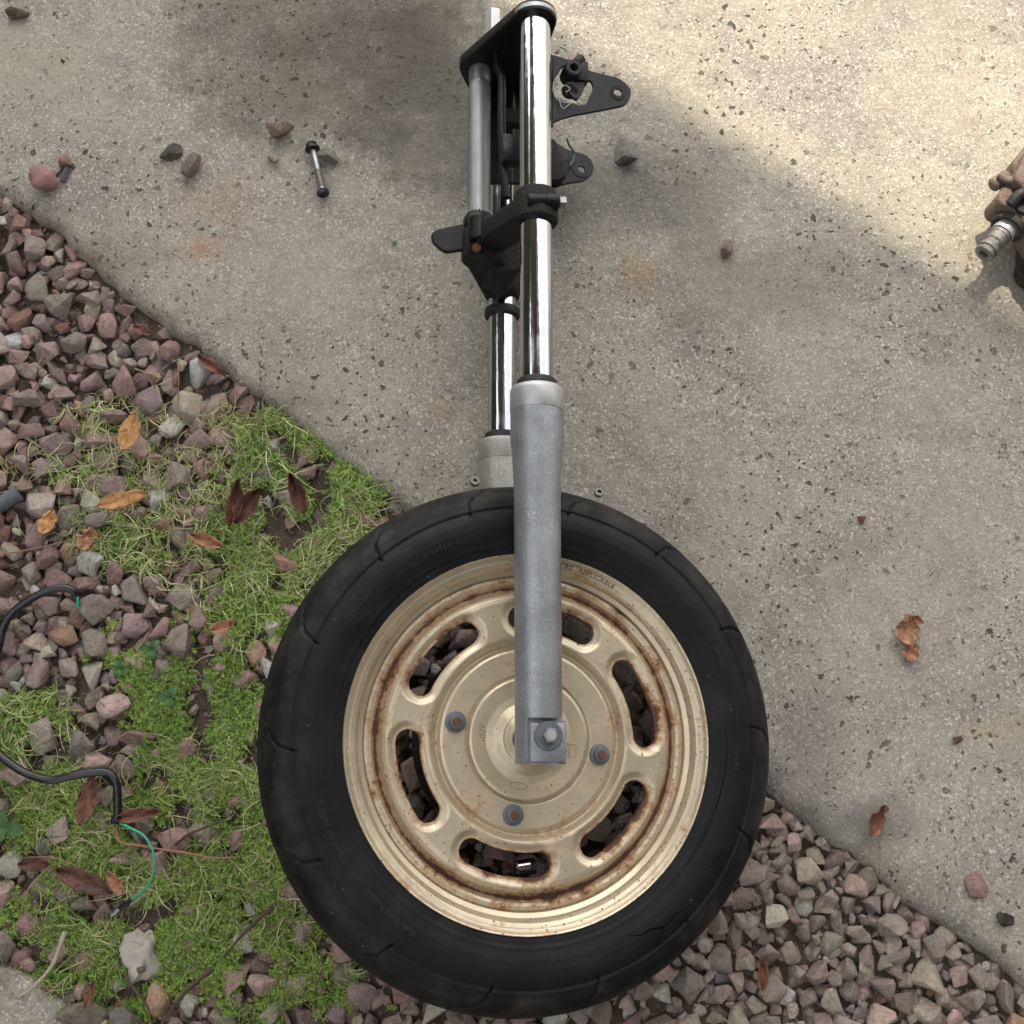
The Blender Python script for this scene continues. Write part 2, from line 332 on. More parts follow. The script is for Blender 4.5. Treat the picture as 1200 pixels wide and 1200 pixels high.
M_green = simple('green_wire', (.05, .36, .22), .4, 0, 40, .2, 0)
M_white = simple('white_thread', (.6, .6, .55), .6, 0, 40, .2, 0)
M_twig = simple('twig_bark', (.10, .07, .05), .85, 0, 300, .5, .0008)
M_twig_red = simple('reddish_stem', (.30, .16, .10), .7, 0, 200, .4, .0004)
M_pale = simple('pale_straw', (.40, .37, .26), .7, 0, 200, .4, .0004)
M_brownpaint = simple('brown_cast_paint', (.16, .118, .098), .62, .1, 70, .7, .0020)
M_dirty = simple('greasy_alloy', (.26, .25, .24), .42, .6, 110, .95, .0012)
M_dkmetal = simple('greasy_dark_metal', (.05, .047, .042), .5, .3, 130, .6, .0012)
M_sun_blocker = simple('sun_blocker_brown', (.10, .08, .06), .8, 0, 3, .2, .004)
M_left_blocker = simple('left_blocker_green', (.03, .045, .018), .8, 0, 3, .4, .02)
M_right_blocker = simple('right_sky_blocker', (.10, .085, .07), .9, 0, 3, .2, .004)

# ------------------------------------------------------------------ ground and slab
E0 = pix(0, 222); E1 = pix(1200, 1150); eD = (E1-E0).normalized(); eN = Vector((-eD.y, eD.x, 0))
if eN.y < 0: eN = -eN                             # towards the slab
def edge_d(x, y): return (Vector((x, y, 0))-E0).dot(eN)
def edge_wob(a):
    ch = max(0, noise.noise(Vector((a*19, 2.2, 7)))-.28)
    return .020*ch+.008*noise.noise(Vector((a*3.1, 1.7, 0)))+.005*noise.noise(Vector((a*14, 4.7, 0)))+.0022*noise.noise(Vector((a*60, 9.1, 0)))
av = list(np.concatenate([np.linspace(-8, -.3, 20), np.linspace(-.25, 1.7, 900), np.linspace(1.8, 9, 20)]))
prof = [(-.010, -.14), (-.009, -.06), (-.007, -.026), (-.004, -.014), (-.0005, -.0085), (.003, -.0055), (.008, -.0032), (.015, -.0017), (.025, -.0006), (.045, 0), (.3, 0), (1.3, 0), (9, 0)]
VV = []; FF = []
for a in av:
    wv = edge_wob(a)
    for j, (b, z) in enumerate(prof):
        k = 1 if j < 10 else 0
        zz = z + (.0030*noise.noise(Vector((a*45, b*60, 3)))*(1 if 1 < j < 9 else 0))
        p = E0+eD*a+eN*(b+wv*k); VV.append((p.x, p.y, zz))
n_ = len(prof)
for i in range(len(av)-1):
    for j in range(n_-1): FF.append((i*n_+j, (i+1)*n_+j, (i+1)*n_+j+1, i*n_+j+1))
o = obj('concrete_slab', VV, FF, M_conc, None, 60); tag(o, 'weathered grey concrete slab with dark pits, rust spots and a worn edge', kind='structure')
def gz(x, y):
    z = -.026+.004*noise.noise(Vector((x*9, y*9, 0)))+.0025*noise.noise(Vector((x*40, y*40, 5)))
    d = edge_d(x, y); z += .006*max(0, 1+d/.06) if d < 0 else 0
    return z
gx = np.linspace(-.85, .95, 300); gy = np.linspace(-.85, .75, 270)
GV = np.array([(x, y, gz(x, y)) for y in gy for x in gx]); GI = np.arange(300*270).reshape(270, 300)
GF = np.stack([GI[:-1, :-1].ravel(), GI[:-1, 1:].ravel(), GI[1:, 1:].ravel(), GI[1:, :-1].ravel()], 1)
o = big('soil_bed', GV, GF, M_soil, smooth=180); tag(o, 'dark brown soil showing between the gravel stones', kind='structure')
o = obj('ground', [(-80, -80, -.09), (80, -80, -.09), (80, 80, -.09), (-80, 80, -.09)], [(0, 1, 2, 3)], M_soil, None, 0); tag(o, 'brown earth around the gravel bed', kind='structure')

# ------------------------------------------------------------------ cover maps (photo shows moss and straw there)
MOSS = [(340, 515, 55, 40, .8), (400, 590, 45, 35, .9), (290, 560, 35, 30, .5), (330, 640, 75, 35, 1), (300, 700, 45, 50, .9), (225, 740, 28, 25, .3), (225, 825, 65, 55, 1), (250, 890, 60, 55, 1), (200, 930, 50, 45, .9), (120, 775, 22, 12, .9), (168, 785, 22, 22, .9), (190, 800, 30, 40, .7),
    (30, 850, 40, 35, .8), (40, 930, 60, 45, .9), (90, 985, 60, 40, .9), (20, 1010, 25, 30, .4), (120, 1010, 40, 25, .6), (250, 1010, 35, 20, .6), (225, 1060, 55, 45, 1), (175, 1080, 40, 40, .9), (300, 1030, 40, 50, .9), (330, 990, 30, 60, .8), (275, 1090, 50, 40, .7), (330, 1120, 45, 45, .8), (60, 1075, 60, 35, .7), (110, 1095, 45, 30, .9), (90, 1150, 45, 40, .8),
    (130, 1190, 40, 25, .7), (185, 1130, 35, 35, .9), (230, 1130, 35, 30, .6), (390, 1150, 35, 30, .6), (300, 1170, 40, 30, .5), (265, 1165, 30, 25, .5), (430, 1165, 30, 20, .4), (150, 640, 55, 25, .5), (90, 560, 40, 20, .3), (260, 620, 25, 20, .8), (380, 560, 40, 25, .6), (130, 580, 50, 20, .3), (355, 545, 20, 60, .5), (320, 900, 20, 60, .7), (285, 950, 30, 40, .6), (110, 735, 25, 14, .35)]
STRAW = [(140, 500, 60, 30, .6), (110, 535, 50, 30, 1), (160, 560, 60, 35, .7), (230, 570, 40, 45, .7), (150, 630, 60, 35, 1), (200, 650, 40, 30, .7), (320, 480, 60, 30, .8), (300, 520, 50, 35, .6), (350, 600, 60, 40, .6), (420, 625, 40, 40, .8), (330, 660, 60, 30, .9), (270, 690, 40, 60, .5), (40, 860, 40, 45, .9),
    (90, 945, 50, 50, .6), (240, 910, 60, 40, .9), (200, 480, 40, 25, .4), (110, 1050, 60, 60, .4), (220, 1040, 60, 40, .4), (320, 1030, 40, 60, .5), (80, 1130, 50, 40, .4), (60, 430, 30, 10, .05), (30, 560, 40, 40, .15), (120, 480, 40, 12, .4), (390, 1110, 30, 60, .3), (440, 590, 20, 30, .5), (190, 430, 25, 15, .15)]
def cover(L, u, v):
    s = 0.
    for (a, b, c, d, k) in L:
        q = ((u-a)/c)**2+((v-b)/d)**2
        if q < 2.2: s = max(s, k*max(0., 1-q/2.2)**.7)
    return s

# ------------------------------------------------------------------ stones
STONE_ME = []
for k in range(44):
    rs = random.Random(100+k); bm = bmesh.new(); n = rs.choice((9, 10, 12, 14))
    for i in range(n):
        d = Vector((rs.gauss(0, 1), rs.gauss(0, 1), rs.gauss(0, 1))).normalized()*rs.uniform(.82, 1.05); bm.verts.new(d)
    r = bmesh.ops.convex_hull(bm, input=bm.verts); bmesh.ops.delete(bm, geom=[v for v in bm.verts if not v.link_faces], context='VERTS')
    bmesh.ops.dissolve_limit(bm, angle_limit=R_(14), verts=bm.verts, edges=bm.edges)
    bmesh.ops.bevel(bm, geom=bm.edges[:], offset=rs.uniform(.05, .13), segments=1 if k % 2 else 2, affect='EDGES', profile=.6, clamp_overlap=True)
    bmesh.ops.triangulate(bm, faces=bm.faces)
    for v in bm.verts: v.co += v.co.normalized()*.05*noise.noise(v.co*2.4+Vector((k*3, 0, 0)))
    lo = [min(v.co[i] for v in bm.verts) for i in range(3)]; hi = [max(v.co[i] for v in bm.verts) for i in range(3)]
    for v in bm.verts: v.co = Vector([(v.co[i]-(lo[i]+hi[i])/2)/((hi[i]-lo[i])/2) for i in range(3)])
    me = bpy.data.meshes.new('stone'); bm.to_mesh(me); bm.free(); me.materials.append(M_stone); me.shade_smooth(); me.set_sharp_from_angle(angle=R_(34)); STONE_ME.append(me)
STONE_NP = []
for me in STONE_ME:
    c = np.empty(len(me.vertices)*3, np.float32); me.vertices.foreach_get('co', c); f = np.array([tuple(p.vertices) for p in me.polygons], np.int32); STONE_NP.append((c.reshape(-1, 3), f))
CHIP_NP = []
for k in range(12):
    rs = random.Random(900+k); bm = bmesh.new()
    for i in range(8): bm.verts.new(Vector((rs.gauss(0, 1), rs.gauss(0, 1), rs.gauss(0, 1))).normalized()*rs.uniform(.7, 1))
    bmesh.ops.convex_hull(bm, input=bm.verts); bmesh.ops.delete(bm, geom=[v for v in bm.verts if not v.link_faces], context='VERTS'); bmesh.ops.triangulate(bm, faces=bm.faces)
    bm.verts.index_update(); CHIP_NP.append((np.array([v.co[:] for v in bm.verts], np.float32), np.array([[v.index for v in f.verts] for f in bm.faces], np.int32))); bm.free()
PAL = [('mauve brown', (.29, .208, .192), 5), ('greyish brown', (.29, .243, .208), 6), ('dusty pink', (.41, .295, .26), 4.5), ('pale beige', (.55, .47, .375), 2.6), ('dark grey', (.19, .17, .158), 1.5), ('rusty red', (.26, .145, .115), 1.3), ('orange pink', (.43, .28, .20), .9), ('dull purple', (.265, .192, .192), 1.5), ('olive grey', (.31, .285, .225), .8), ('near white', (.60, .57, .52), .4)]
def pick():
    t = rnd.uniform(0, sum(p[2] for p in PAL))
    for i, p in enumerate(PAL):
        t -= p[2]
        if t <= 0: break
    v = rnd.uniform(.95, 1.6); return i, tuple(min(.6, c*v*rnd.uniform(.975, 1.025)) for c in p[1])
cell = .032; grid = {}
def free(x, y, r, k=1.0):
    gi, gj = int(x//cell), int(y//cell)
    for i in range(gi-1, gi+2):
        for j in range(gj-1, gj+2):
            for (a, b, q) in grid.get((i, j), ()):
                if (a-x)**2+(b-y)**2 < ((q+r)*k)**2: return False
    return True
def put(x, y, r): grid.setdefault((int(x//cell), int(y//cell)), []).append((x, y, r))
stones = []                                      # (x, y, z, r, rot, scale, colour index, colour, variant, layer)
BARE = [(150, 340, 55, 20), (190, 385, 50, 18), (420, 620, 25, 25), (290, 510, 30, 15)]
def dens(u, v):
    s = 1-.90*cover(MOSS, u, v)-.66*cover(STRAW, u, v)
    for (a, b, c, d) in BARE:
        t = math.atan2(d, c); q = ((u-a)*.79+(v-b)*.61)/c, (-(u-a)*.61+(v-b)*.79)/d
        if q[0]**2+q[1]**2 < 1: s = min(s, .08)
    if u < 460 and 560 < v < 780: s -= .12
    return max(.03, s)
RES = [(pix(167, 1122, -.015), .024), (pix(10, 588, -.01), .014)]
for q, r in RES: put(q.x, q.y, r)
for r0, r1, tries in ((.0138, .0165, 1300), (.0110, .0138, 5200), (.0085, .0115, 14000), (.006, .0085, 22000), (.004, .006, 14000)):
    for _ in range(tries):
        x = rnd.uniform(-.70, .62); y = rnd.uniform(-.62, .42); r = rnd.uniform(r0, r1)
        d = edge_d(x, y)
        if d > -r*.9-.004 or d < -1.0: continue
        u, v = to_px((x, y, -.015))
        if v > 1330 or u > 1330 or u < -160: continue
        if u > 740: r *= rnd.uniform(.72, .92)
        if rnd.random() > dens(u, v): continue
        if not free(x, y, r, .93): continue
        put(x, y, r); stones.append((x, y, r, u, v, 0))
grid2 = grid; grid = {}
for r0, r1, tries in ((.009, .012, 5000), (.006, .009, 9000), (.004, .006, 8000)):
    for _ in range(tries):
        x = rnd.uniform(-.70, .62); y = rnd.uniform(-.62, .42); r = rnd.uniform(r0, r1)
        if edge_d(x, y) > -r*.4: continue
        u, v = to_px((x, y, -.015))
        if v > 1300 or u > 1300 or u < -120 or rnd.random() > dens(u, v)*1.1 or not free(x, y, r, .8): continue
        put(x, y, r); stones.append((x, y, r, u, v, 1))
def under_wheel(u, v): return ((u-603)/298)**2+((v-877)/308)**2 < 1
recs = []
for (x, y, r, u, v, layer) in stones:
    asp = rnd.uniform(.78, 1.0) if u > 780 else rnd.uniform(.66, 1.0)
    sc = (r*1.12, r*asp*1.10, r*rnd.uniform(.55, .85)); ci, col = pick()
    k2 = rnd.random()
    if u > 740 and k2 < .35: ci = 1; v2 = rnd.uniform(1.0, 1.4); col = tuple(c*v2 for c in PAL[1][1])
    elif u > 740 and k2 < .55: ci = 3; v2 = rnd.uniform(.75, 1); col = tuple(c*v2 for c in PAL[3][1])
    elif u < 500 and k2 < .25: ci = 2; v2 = rnd.uniform(.75, 1.15); col = tuple(c*v2 for c in (.40, .255, .235))
    z = gz(x, y)+sc[2]*.55+(.005 if layer == 0 else -.002)+rnd.uniform(-.002, .0035)
    k = cover(MOSS, u, v)
    if k > .3: z -= .004
    rot = Euler((rnd.gauss(0, .22), rnd.gauss(0, .22), rnd.uniform(0, 6.28)))
    recs.append((x, y, min(z, -sc[2]*.62+.002), r, rot, sc, ci, col, rnd.randrange(44), layer, u, v))
vis = sorted([i for i, q in enumerate(recs) if q[9] == 0 and 6 < q[10] < 1194 and q[11] < 1192 and not under_wheel(q[10], q[11])], key=lambda i: -recs[i][3])[:285]
single = set(vis)
LM = [(152, 506, 'the oval orange leaf'), (145, 585, 'the long narrow orange leaf'), (56, 612, 'the broken orange leaf'), (278, 590, 'the dark curled leaves'), (350, 580, 'the dark leaf near the tyre'), (250, 435, 'the red leaf at the slab edge'), (105, 945, 'the red brown leaf under the cable'),
    (100, 1033, 'the large dark brown leaf'), (167, 1122, 'the white quartz stone'), (180, 1015, 'the green wire loop'), (88, 695, 'the upper cable tip'), (15, 725, 'the upper cable bend'), (60, 914, 'the long cable'), (136, 925, 'the long cable bend'), (45, 1150, 'the pale curved twig'), (292, 1090, 'the slanting dark twig'),
    (210, 1165, 'the twig at the bottom edge'), (250, 1004, 'the reddish twig'), (10, 588, 'the slate blue stub'), (10, 1190, 'the concrete lump'), (5, 240, 'the slab edge in the left margin'), (90, 310, 'the slab edge above the bare soil'), (150, 345, 'the bare soil strip'), (60, 420, 'the upper left gravel middle'), (20, 340, 'the upper left gravel margin'),
    (20, 500, 'the left margin above the blue stub'), (200, 410, 'the slab edge near the red leaf'), (240, 700, 'the gravel patch left of the tyre top'), (160, 700, 'the gravel right of the upper cable'), (110, 830, 'the gravel pocket above the long cable'), (170, 850, 'the largest moss patch'), (300, 900, 'the left side of the tyre'), (340, 1060, 'the lower left side of the tyre'), (440, 1165, 'the lowest left part of the tyre'),
    (600, 1190, 'the bottom of the tyre'), (905, 965, 'the tip of the right gravel'), (895, 1040, 'the lower right side of the tyre'), (820, 1120, 'the tyre at its lower right'), (965, 1010, 'the slab edge below the dark red leaf'), (1040, 1070, 'the slab edge near the pink stone'), (1120, 1140, 'the slab edge near the bottom right'), (893, 1140, 'the thin red leaf'), (960, 1100, 'the right gravel middle'), (1000, 1160, 'the right gravel bottom'), (760, 1170, 'the gravel strip below the tyre')]
USED = set()
def where(u, v, k_=0):
    a, b, t = sorted(LM, key=lambda q: (q[0]-u)**2+(q[1]-v)**2)[k_]; dx, dy = u-a, v-b; d = math.hypot(dx, dy)
    if d < 14: return 'at '+t
    k = int(((math.degrees(math.atan2(-dy, dx))+360+22.5) % 360)//45)
    return ('close ' if d < 34 else '')+['right of', 'upper right of', 'above', 'upper left of', 'left of', 'lower left of', 'below', 'lower right of'][k]+' '+t
SV, SF, SC, nv = [], [], [], 0
def addstuff(np_, x, y, z, rot, sc, col):
    global nv
    c, f = np_; Mx = np.array(rot.to_matrix())@np.diag(sc); SV.append(c@Mx.T+np.array([x, y, z])); SF.append(f+nv); SC.append(np.tile(np.array(col), (len(c), 1))); nv += len(c)
for i, (x, y, z, r, rot, sc, ci, col, va, layer, u, v) in enumerate(recs):
    if i in single:
        o = bpy.data.objects.new('gravel_stone', STONE_ME[va]); COL.objects.link(o); o.location = (x, y, z); o.rotation_euler = rot; o.scale = sc; o.color = (*col, 1)
        sz = 'big ' if r > .0141 else ('small ' if r < .0113 else '')
        kk = 0
        while kk < 5:
            lb = f'{sz}{PAL[ci][0]} {"long stone" if sc[1] < sc[0]*.75 else "stone"} {where(u, v, kk)}'
            if lb not in USED: break
            kk += 1
        USED.add(lb); tag(o, lb, 'stone', 'larger stones of the gravel bed')
        #(f'{sz}{PAL[ci][0]} {"long stone" if sc[1] < sc[0]*.75 else "stone"} {where(u, v)}', 'stone', 'larger stones of the gravel bed')
    else: addstuff(STONE_NP[va], x, y, z, rot, sc, col)
for _ in range(21000):                            # grit and chips between the stones
    x = rnd.uniform(-.66, .60); y = rnd.uniform(-.60, .42)
    if edge_d(x, y) > .003+abs(rnd.gauss(0, .012))*(rnd.random() < .25): continue
    u, v = to_px((x, y, -.02))
    if v > 1260 or u > 1260 or u < -60: continue
    r = rnd.uniform(.0010, .0038); _, col = pick(); col = tuple(c*.9 for c in col)
    addstuff(CHIP_NP[rnd.randrange(12)], x, y, (gz(x, y) if edge_d(x, y) < .003 else -.001)+r*.4, Euler((rnd.uniform(0, 6), rnd.uniform(0, 6), rnd.uniform(0, 6))), (r, r*.8, r*.7), col)
o = big('gravel', np.concatenate(SV), np.concatenate(SF), M_gravel, np.concatenate(SC), smooth=34)
tag(o, 'small mixed brown and pink gravel and grit filling the bed beside the slab', 'gravel', kind='stuff')

# ------------------------------------------------------------------ moss and straw
def pal_np(cols, n):
    c = np.array(cols)[rng.integers(0, len(cols), n)]; return c*rng.uniform(.65, 1.25, (n, 1))
def sample(L, n, up=0.0):
    out = []
    tot = sum(a[2]*a[3]*a[4] for a in L)
    for (a, b, c, d, k) in L:
        for _ in range(int(n*c*d*k/tot)):
            q = math.sqrt(rnd.random())*1.35*rnd.uniform(.75, 1.1); t = rnd.uniform(0, 6.283); u = a+c*q*math.cos(t); v = b+d*q*math.sin(t)
            p = pix(u, v, -.012); e = edge_d(p.x, p.y)
            if e > .004: continue
            if noise.noise(Vector((p.x*26, p.y*26, 2))) < -.20+.14*rnd.random(): continue
            out.append((p.x, p.y, gz(p.x, p.y)))
    return np.array(out)
# moss: small upright sprigs, each with short narrow leaves
sp = sample(MOSS, 23000); n = len(sp); K = 11
hgt = rng.uniform(.006, .017, n); tilt = rng.normal(0, .35, (n, 2))
V1, F1, C1 = [], [], []
base = np.repeat(sp, K, 0); t = np.tile(np.linspace(.25, 1, K), n); H_ = np.repeat(hgt, K); T_ = np.repeat(tilt, K, 0)
root = base+np.stack([T_[:, 0]*H_*t, T_[:, 1]*H_*t, H_*t], 1)
ang = rng.uniform(0, 6.283, n*K); ln = rng.uniform(.0032, .0066, n*K)*(1.15-.45*t); el = rng.uniform(.0, .9, n*K)
dr = np.stack([np.cos(ang)*np.cos(el), np.sin(ang)*np.cos(el), np.sin(el)], 1); sd_ = np.stack([-np.sin(ang), np.cos(ang), np.zeros_like(ang)], 1); wd = rng.uniform(.0005, .00095, n*K)
A = root; B = root+dr*(ln*.5)[:, None]+sd_*wd[:, None]; Cc = root+dr*ln[:, None]; D = root+dr*(ln*.5)[:, None]-sd_*wd[:, None]
mv = np.stack([A, B, Cc, D], 1).reshape(-1, 3); mf = np.arange(len(mv)).reshape(-1, 4)
patch = np.array([.5+.5*noise.noise(Vector((q[0]*14, q[1]*14, 8)))*1.6 for q in sp]).clip(0, 1)
pc = patch[:, None]*np.array([.36, .50, .12])+(1-patch[:, None])*np.array([.20, .33, .07]); pc *= rng.uniform(.7, 1.25, (n, 1))
mc = np.repeat(np.repeat(pc, K, 0)*rng.uniform(.75, 1.25, (n*K, 1)), 4, 0)
o = big('moss', mv, mf, M_grass, mc); tag(o, 'bright green moss growing over the gravel left of the tyre', 'moss', kind='stuff')
# straw-like thin blades, tangled
def blades(name, pts, Lr, wr, cols, label, cat, flat=.35, segs=6, curl=1.3):
    n = len(pts); a0 = rng.uniform(0, 6.283, n); L_ = rng.uniform(*Lr, n); cv = rng.normal(0, curl, n); w_ = rng.uniform(*wr, n)
    h0 = rng.uniform(.002, .014, n); rise = rng.uniform(0, 1, n)*flat
    P = [pts+np.stack([np.zeros(n), np.zeros(n), h0*.3], 1)]; a = a0.copy()
    for s in range(segs):
        a = a+cv/segs; el = rise*(1-2.0*s/segs); st = L_/segs
        P.append(P[-1]+np.stack([np.cos(a)*st*np.cos(el), np.sin(a)*st*np.cos(el), st*np.sin(el)+.0004], 1))
    P = np.stack(P, 1); T = np.gradient(P, axis=1); T /= np.linalg.norm(T, axis=2, keepdims=True)
    Sd = np.stack([-T[..., 1], T[..., 0], np.zeros_like(T[..., 0])], 2); Sd /= np.linalg.norm(Sd, axis=2, keepdims=True)+1e-9
    prof_ = np.linspace(1, .25, segs+1)[None, :, None]*w_[:, None, None]
    Lf = P+Sd*prof_; Rt = P-Sd*prof_+np.array([0, 0, .0004]); vv = np.stack([Lf, Rt], 2).reshape(-1, 3)
    idx = np.arange(len(vv)).reshape(n, segs+1, 2)
    f = np.stack([idx[:, :-1, 0], idx[:, :-1, 1], idx[:, 1:, 1], idx[:, 1:, 0]], -1).reshape(-1, 4)
    c = np.repeat(pal_np(cols, n), (segs+1)*2, 0)
    o = big(name, vv, f, M_grass, c, smooth=180); tag(o, label, cat, kind='stuff'); return o
blades('dry_grass', sample(STRAW, 3600)+np.array([0, 0, .010]), (.012, .036), (.0004, .00075), [(.62, .62, .32), (.54, .58, .26), (.44, .52, .20), (.66, .62, .42), (.36, .46, .16)], 'thin pale yellow-green grass tangled over moss and stones', 'grass')
blades('green_grass', np.concatenate([sample(MOSS, 5200), sample(STRAW, 2200)])+np.array([0, 0, .006]), (.007, .019), (.00035, .0007), [(.28, .42, .12), (.38, .48, .17), (.20, .31, .08), (.42, .40, .24)], 'short fresh green grass growing between the stones', 'grass', flat=.9, segs=4, curl=1.0)
# pale root fibres over the bare soil
blades('root_fibres', sample([(60, 700, 60, 60, .1), (170, 700, 80, 60, .2), (420, 640, 40, 40, .6), (300, 520, 60, 40, .5), (200, 560, 90, 60, .3), (100, 1000, 90, 150, .3), (300, 1050, 90, 100, .3)], 260)+np.array([0, 0, .014]), (.02, .06), (.0003, .0005), [(.26, .19, .12), (.18, .12, .08)], 'fine brown root fibres lying over the soil and gravel', 'roots')

# ------------------------------------------------------------------ the fork with its wheel
T = empty('fork_and_wheel', AC, (0, ROLL, 0))
tag(T, 'old motorcycle front fork with chrome tubes bolted to a gold steel wheel and black tyre', 'motorcycle fork')
WX, WY = -.001, -.0015
# tyre: lathe section with shoulder step, displaced by the tread grooves
sec = [(.155, .036), (.160, .0395), (.1655, .0435), (.170, .0450), (.176, .0468), (.184, .0495), (.192, .0508), (.199, .0503), (.2045, .0485), (.2075, .0468), (.2088, .0462), (.2094, .0473), (.2105, .0471)]
for k in range(1, 32):
    t_ = (math.pi/2)*(k/16) ; 
    if t_ < math.pi: sec.append((.2105+.0268*math.sin(t_)**.92, .0462*math.cos(t_)))
half = len(sec)
sec = sec+[(r, -z) for r, z in reversed(sec[:13])]
NA = 1008; sr = np.array([s_[0] for s_ in sec]); sz_ = np.array([s_[1] for s_ in sec])
# refine section
def refine(r, z, k):
    d = np.concatenate([[0], np.cumsum(np.hypot(np.diff(r), np.diff(z)))]); q = np.linspace(0, d[-1], k); return np.interp(q, d, r), np.interp(q, d, z), q, d
sr2, sz2, q2, d0 = refine(sr, sz_, 150)
ds = d0[11]; dt = d0[-1]
th = np.linspace(0, 2*np.pi, NA, endpoint=False); TH, Q = np.meshgrid(th, q2, indexing='ij')
Rr = np.broadcast_to(sr2, TH.shape).copy(); Zz = np.broadcast_to(sz2, TH.shape).copy()
dR, dZ = np.gradient(sr2), np.gradient(sz2); nl = np.hypot(dR, dZ); nR, nZ = dZ/nl*-1, dR/nl   # outward normal guess
if (nR[75] < 0): nR, nZ = -nR, -nZ
dep = np.zeros_like(TH)
s_in = Q-ds                                       # distance from the near shoulder towards the crown
NG = 14
for g in range(NG):
    a0 = R_(156.5)+g*2*math.pi/NG
    # groove centre line: starts on the sidewall, crosses the shoulder and sweeps round
    cen = a0+.02-.9*np.clip(s_in+.006, 0, .1)**1.0*1.5-3.5*np.clip(s_in-.012, 0, .04)
    d_ = (TH-cen+np.pi) % (2*np.pi)-np.pi; dist_ = np.abs(d_)*Rr*.85
    wdt = np.where(s_in < .004, .0007, .0011)
    m_ = sstep(0, 1, np.clip(1-(dist_-wdt*.5)/wdt, 0, 1))*((s_in > -.0075) & (s_in < .040))*sstep(-.0075, -.004, s_in)*(1-sstep(.034, .040, s_in))
    dep = np.maximum(dep, m_*.0022)
    # mirrored on the far side
    s_o = (dt-Q)-ds; cen2 = a0+.22-1.35*np.clip(s_o+.006, 0, .1)-3.5*np.clip(s_o-.012, 0, .04); d_ = (TH-cen2+np.pi) % (2*np.pi)-np.pi
    m_ = np.clip(1.5-np.abs(d_)*Rr*.85/.0016, 0, 1)*((s_o > -.007) & (s_o < .04)); dep = np.maximum(dep, m_*.0028)
# central tread grooves round the crown
for off in (-.012, .012):
    dep = np.maximum(dep, .0025*np.clip(1.5-np.abs(Q-dt/2-off)/.0016, 0, 1))
# faint moulded rings on the sidewall
dep -= .0005*np.exp(-((Rr-.1745)/.0006)**2)*(Zz > 0); dep += .0004*np.exp(-((Rr-.171)/.0007)**2)*(Zz > 0)
Rr -= dep*nR; Zz -= dep*nZ
TV = np.stack([WX+Rr*np.cos(TH), WY+Rr*np.sin(TH), Zz], -1).reshape(-1, 3); NQ = len(q2)
ii = np.arange(NA*NQ).reshape(NA, NQ); i2 = np.roll(ii, -1, 0)
TF = np.stack([ii[:, :-1].ravel(), i2[:, :-1].ravel(), i2[:, 1:].ravel(), ii[:, 1:].ravel()], 1)
ty = big('tyre', TV, TF, M_tyre, smooth=75, parent=T)
at = ty.data.attributes.new('dust', 'FLOAT', 'POINT'); at.data.foreach_set('value', (sstep(-.004, .012, s_in)).astype(np.float32).ravel())
M_mark = simple('worn_mark_rubber', (.017, .018, .020), .7, 0, 150, .6, .0002, .3)
# faint moulded marks, raised ribs in rows around the sidewall
def ribs(a0, a1, r, n, h=.0508, ln=.006):
    V_, F_ = [], []
    for i in range(n):
        if rnd.random() < .15: continue
        a = R_(a0+(a1-a0)*i/n); l = ln*rnd.uniform(.5, 1); w_ = .0007
        for rr, side in ((r, -1), (r, 1), (r+l, 1), (r+l, -1)):
            V_.append((WX+rr*math.cos(a)-side*w_*math.sin(a), WY+rr*math.sin(a)+side*w_*math.cos(a), np.interp(rr, sr2[:70], sz2[:70])+.0007))
        k = len(V_)-4; F_.append((k, k+1, k+2, k+3))
    return V_, F_
for a0, a1, r, n in ((112, 132, .185, 16), (196, 213, .188, 22), (216, 238, .186, 30), (20, 34, .190, 16), (352, 360, .188, 6), (140, 150, .19, 8)):
    V_, F_ = ribs(a0, a1, r, n); rb = obj('moulded_marks', V_, F_, M_mark, ty, 0)
def crack(pts, w_=.0005):
    V_, F_ = [], []; P_ = smooth_path([Vector((r*math.cos(R_(a)), r*math.sin(R_(a)), 0)) for a, r in pts], 10)
    for i, p in enumerate(P_):
        r = p.length; t_ = (P_[min(i+1, len(P_)-1)]-P_[max(i-1, 0)]).normalized(); s_ = Vector((-t_.y, t_.x, 0)); j = rnd.gauss(0, .00025); k = w_*math.sin(math.pi*(.05+.9*i/(len(P_)-1)))*rnd.uniform(.5, 1.3)
        z = float(np.interp(r, sr2[:70], sz2[:70]))+.00025
        for q in (p+s_*(k+j), p-s_*(k-j)): V_.append((WX+q.x, WY+q.y, z))
        if i: m_ = len(V_); F_.append((m_-4, m_-3, m_-1, m_-2))
    return obj('crack', V_, F_, M_rubber2, ty, 0)
M_rubber2 = simple('crack_dark', (.002, .002, .002), .95, 0, 80, .1, 0, .1)
crack([(4, .1815), (-5, .1812), (-14, .1800), (-24, .1785), (-33, .1775), (-40, .177)]); crack([(-46, .199), (-50, .196), (-54, .197), (-57, .192), (-61, .190), (-64, .184)], .0009); crack([(-28, .198), (-33, .196), (-36, .192)], .0004); crack([(8, .191), (2, .189), (-2, .192)], .0003)
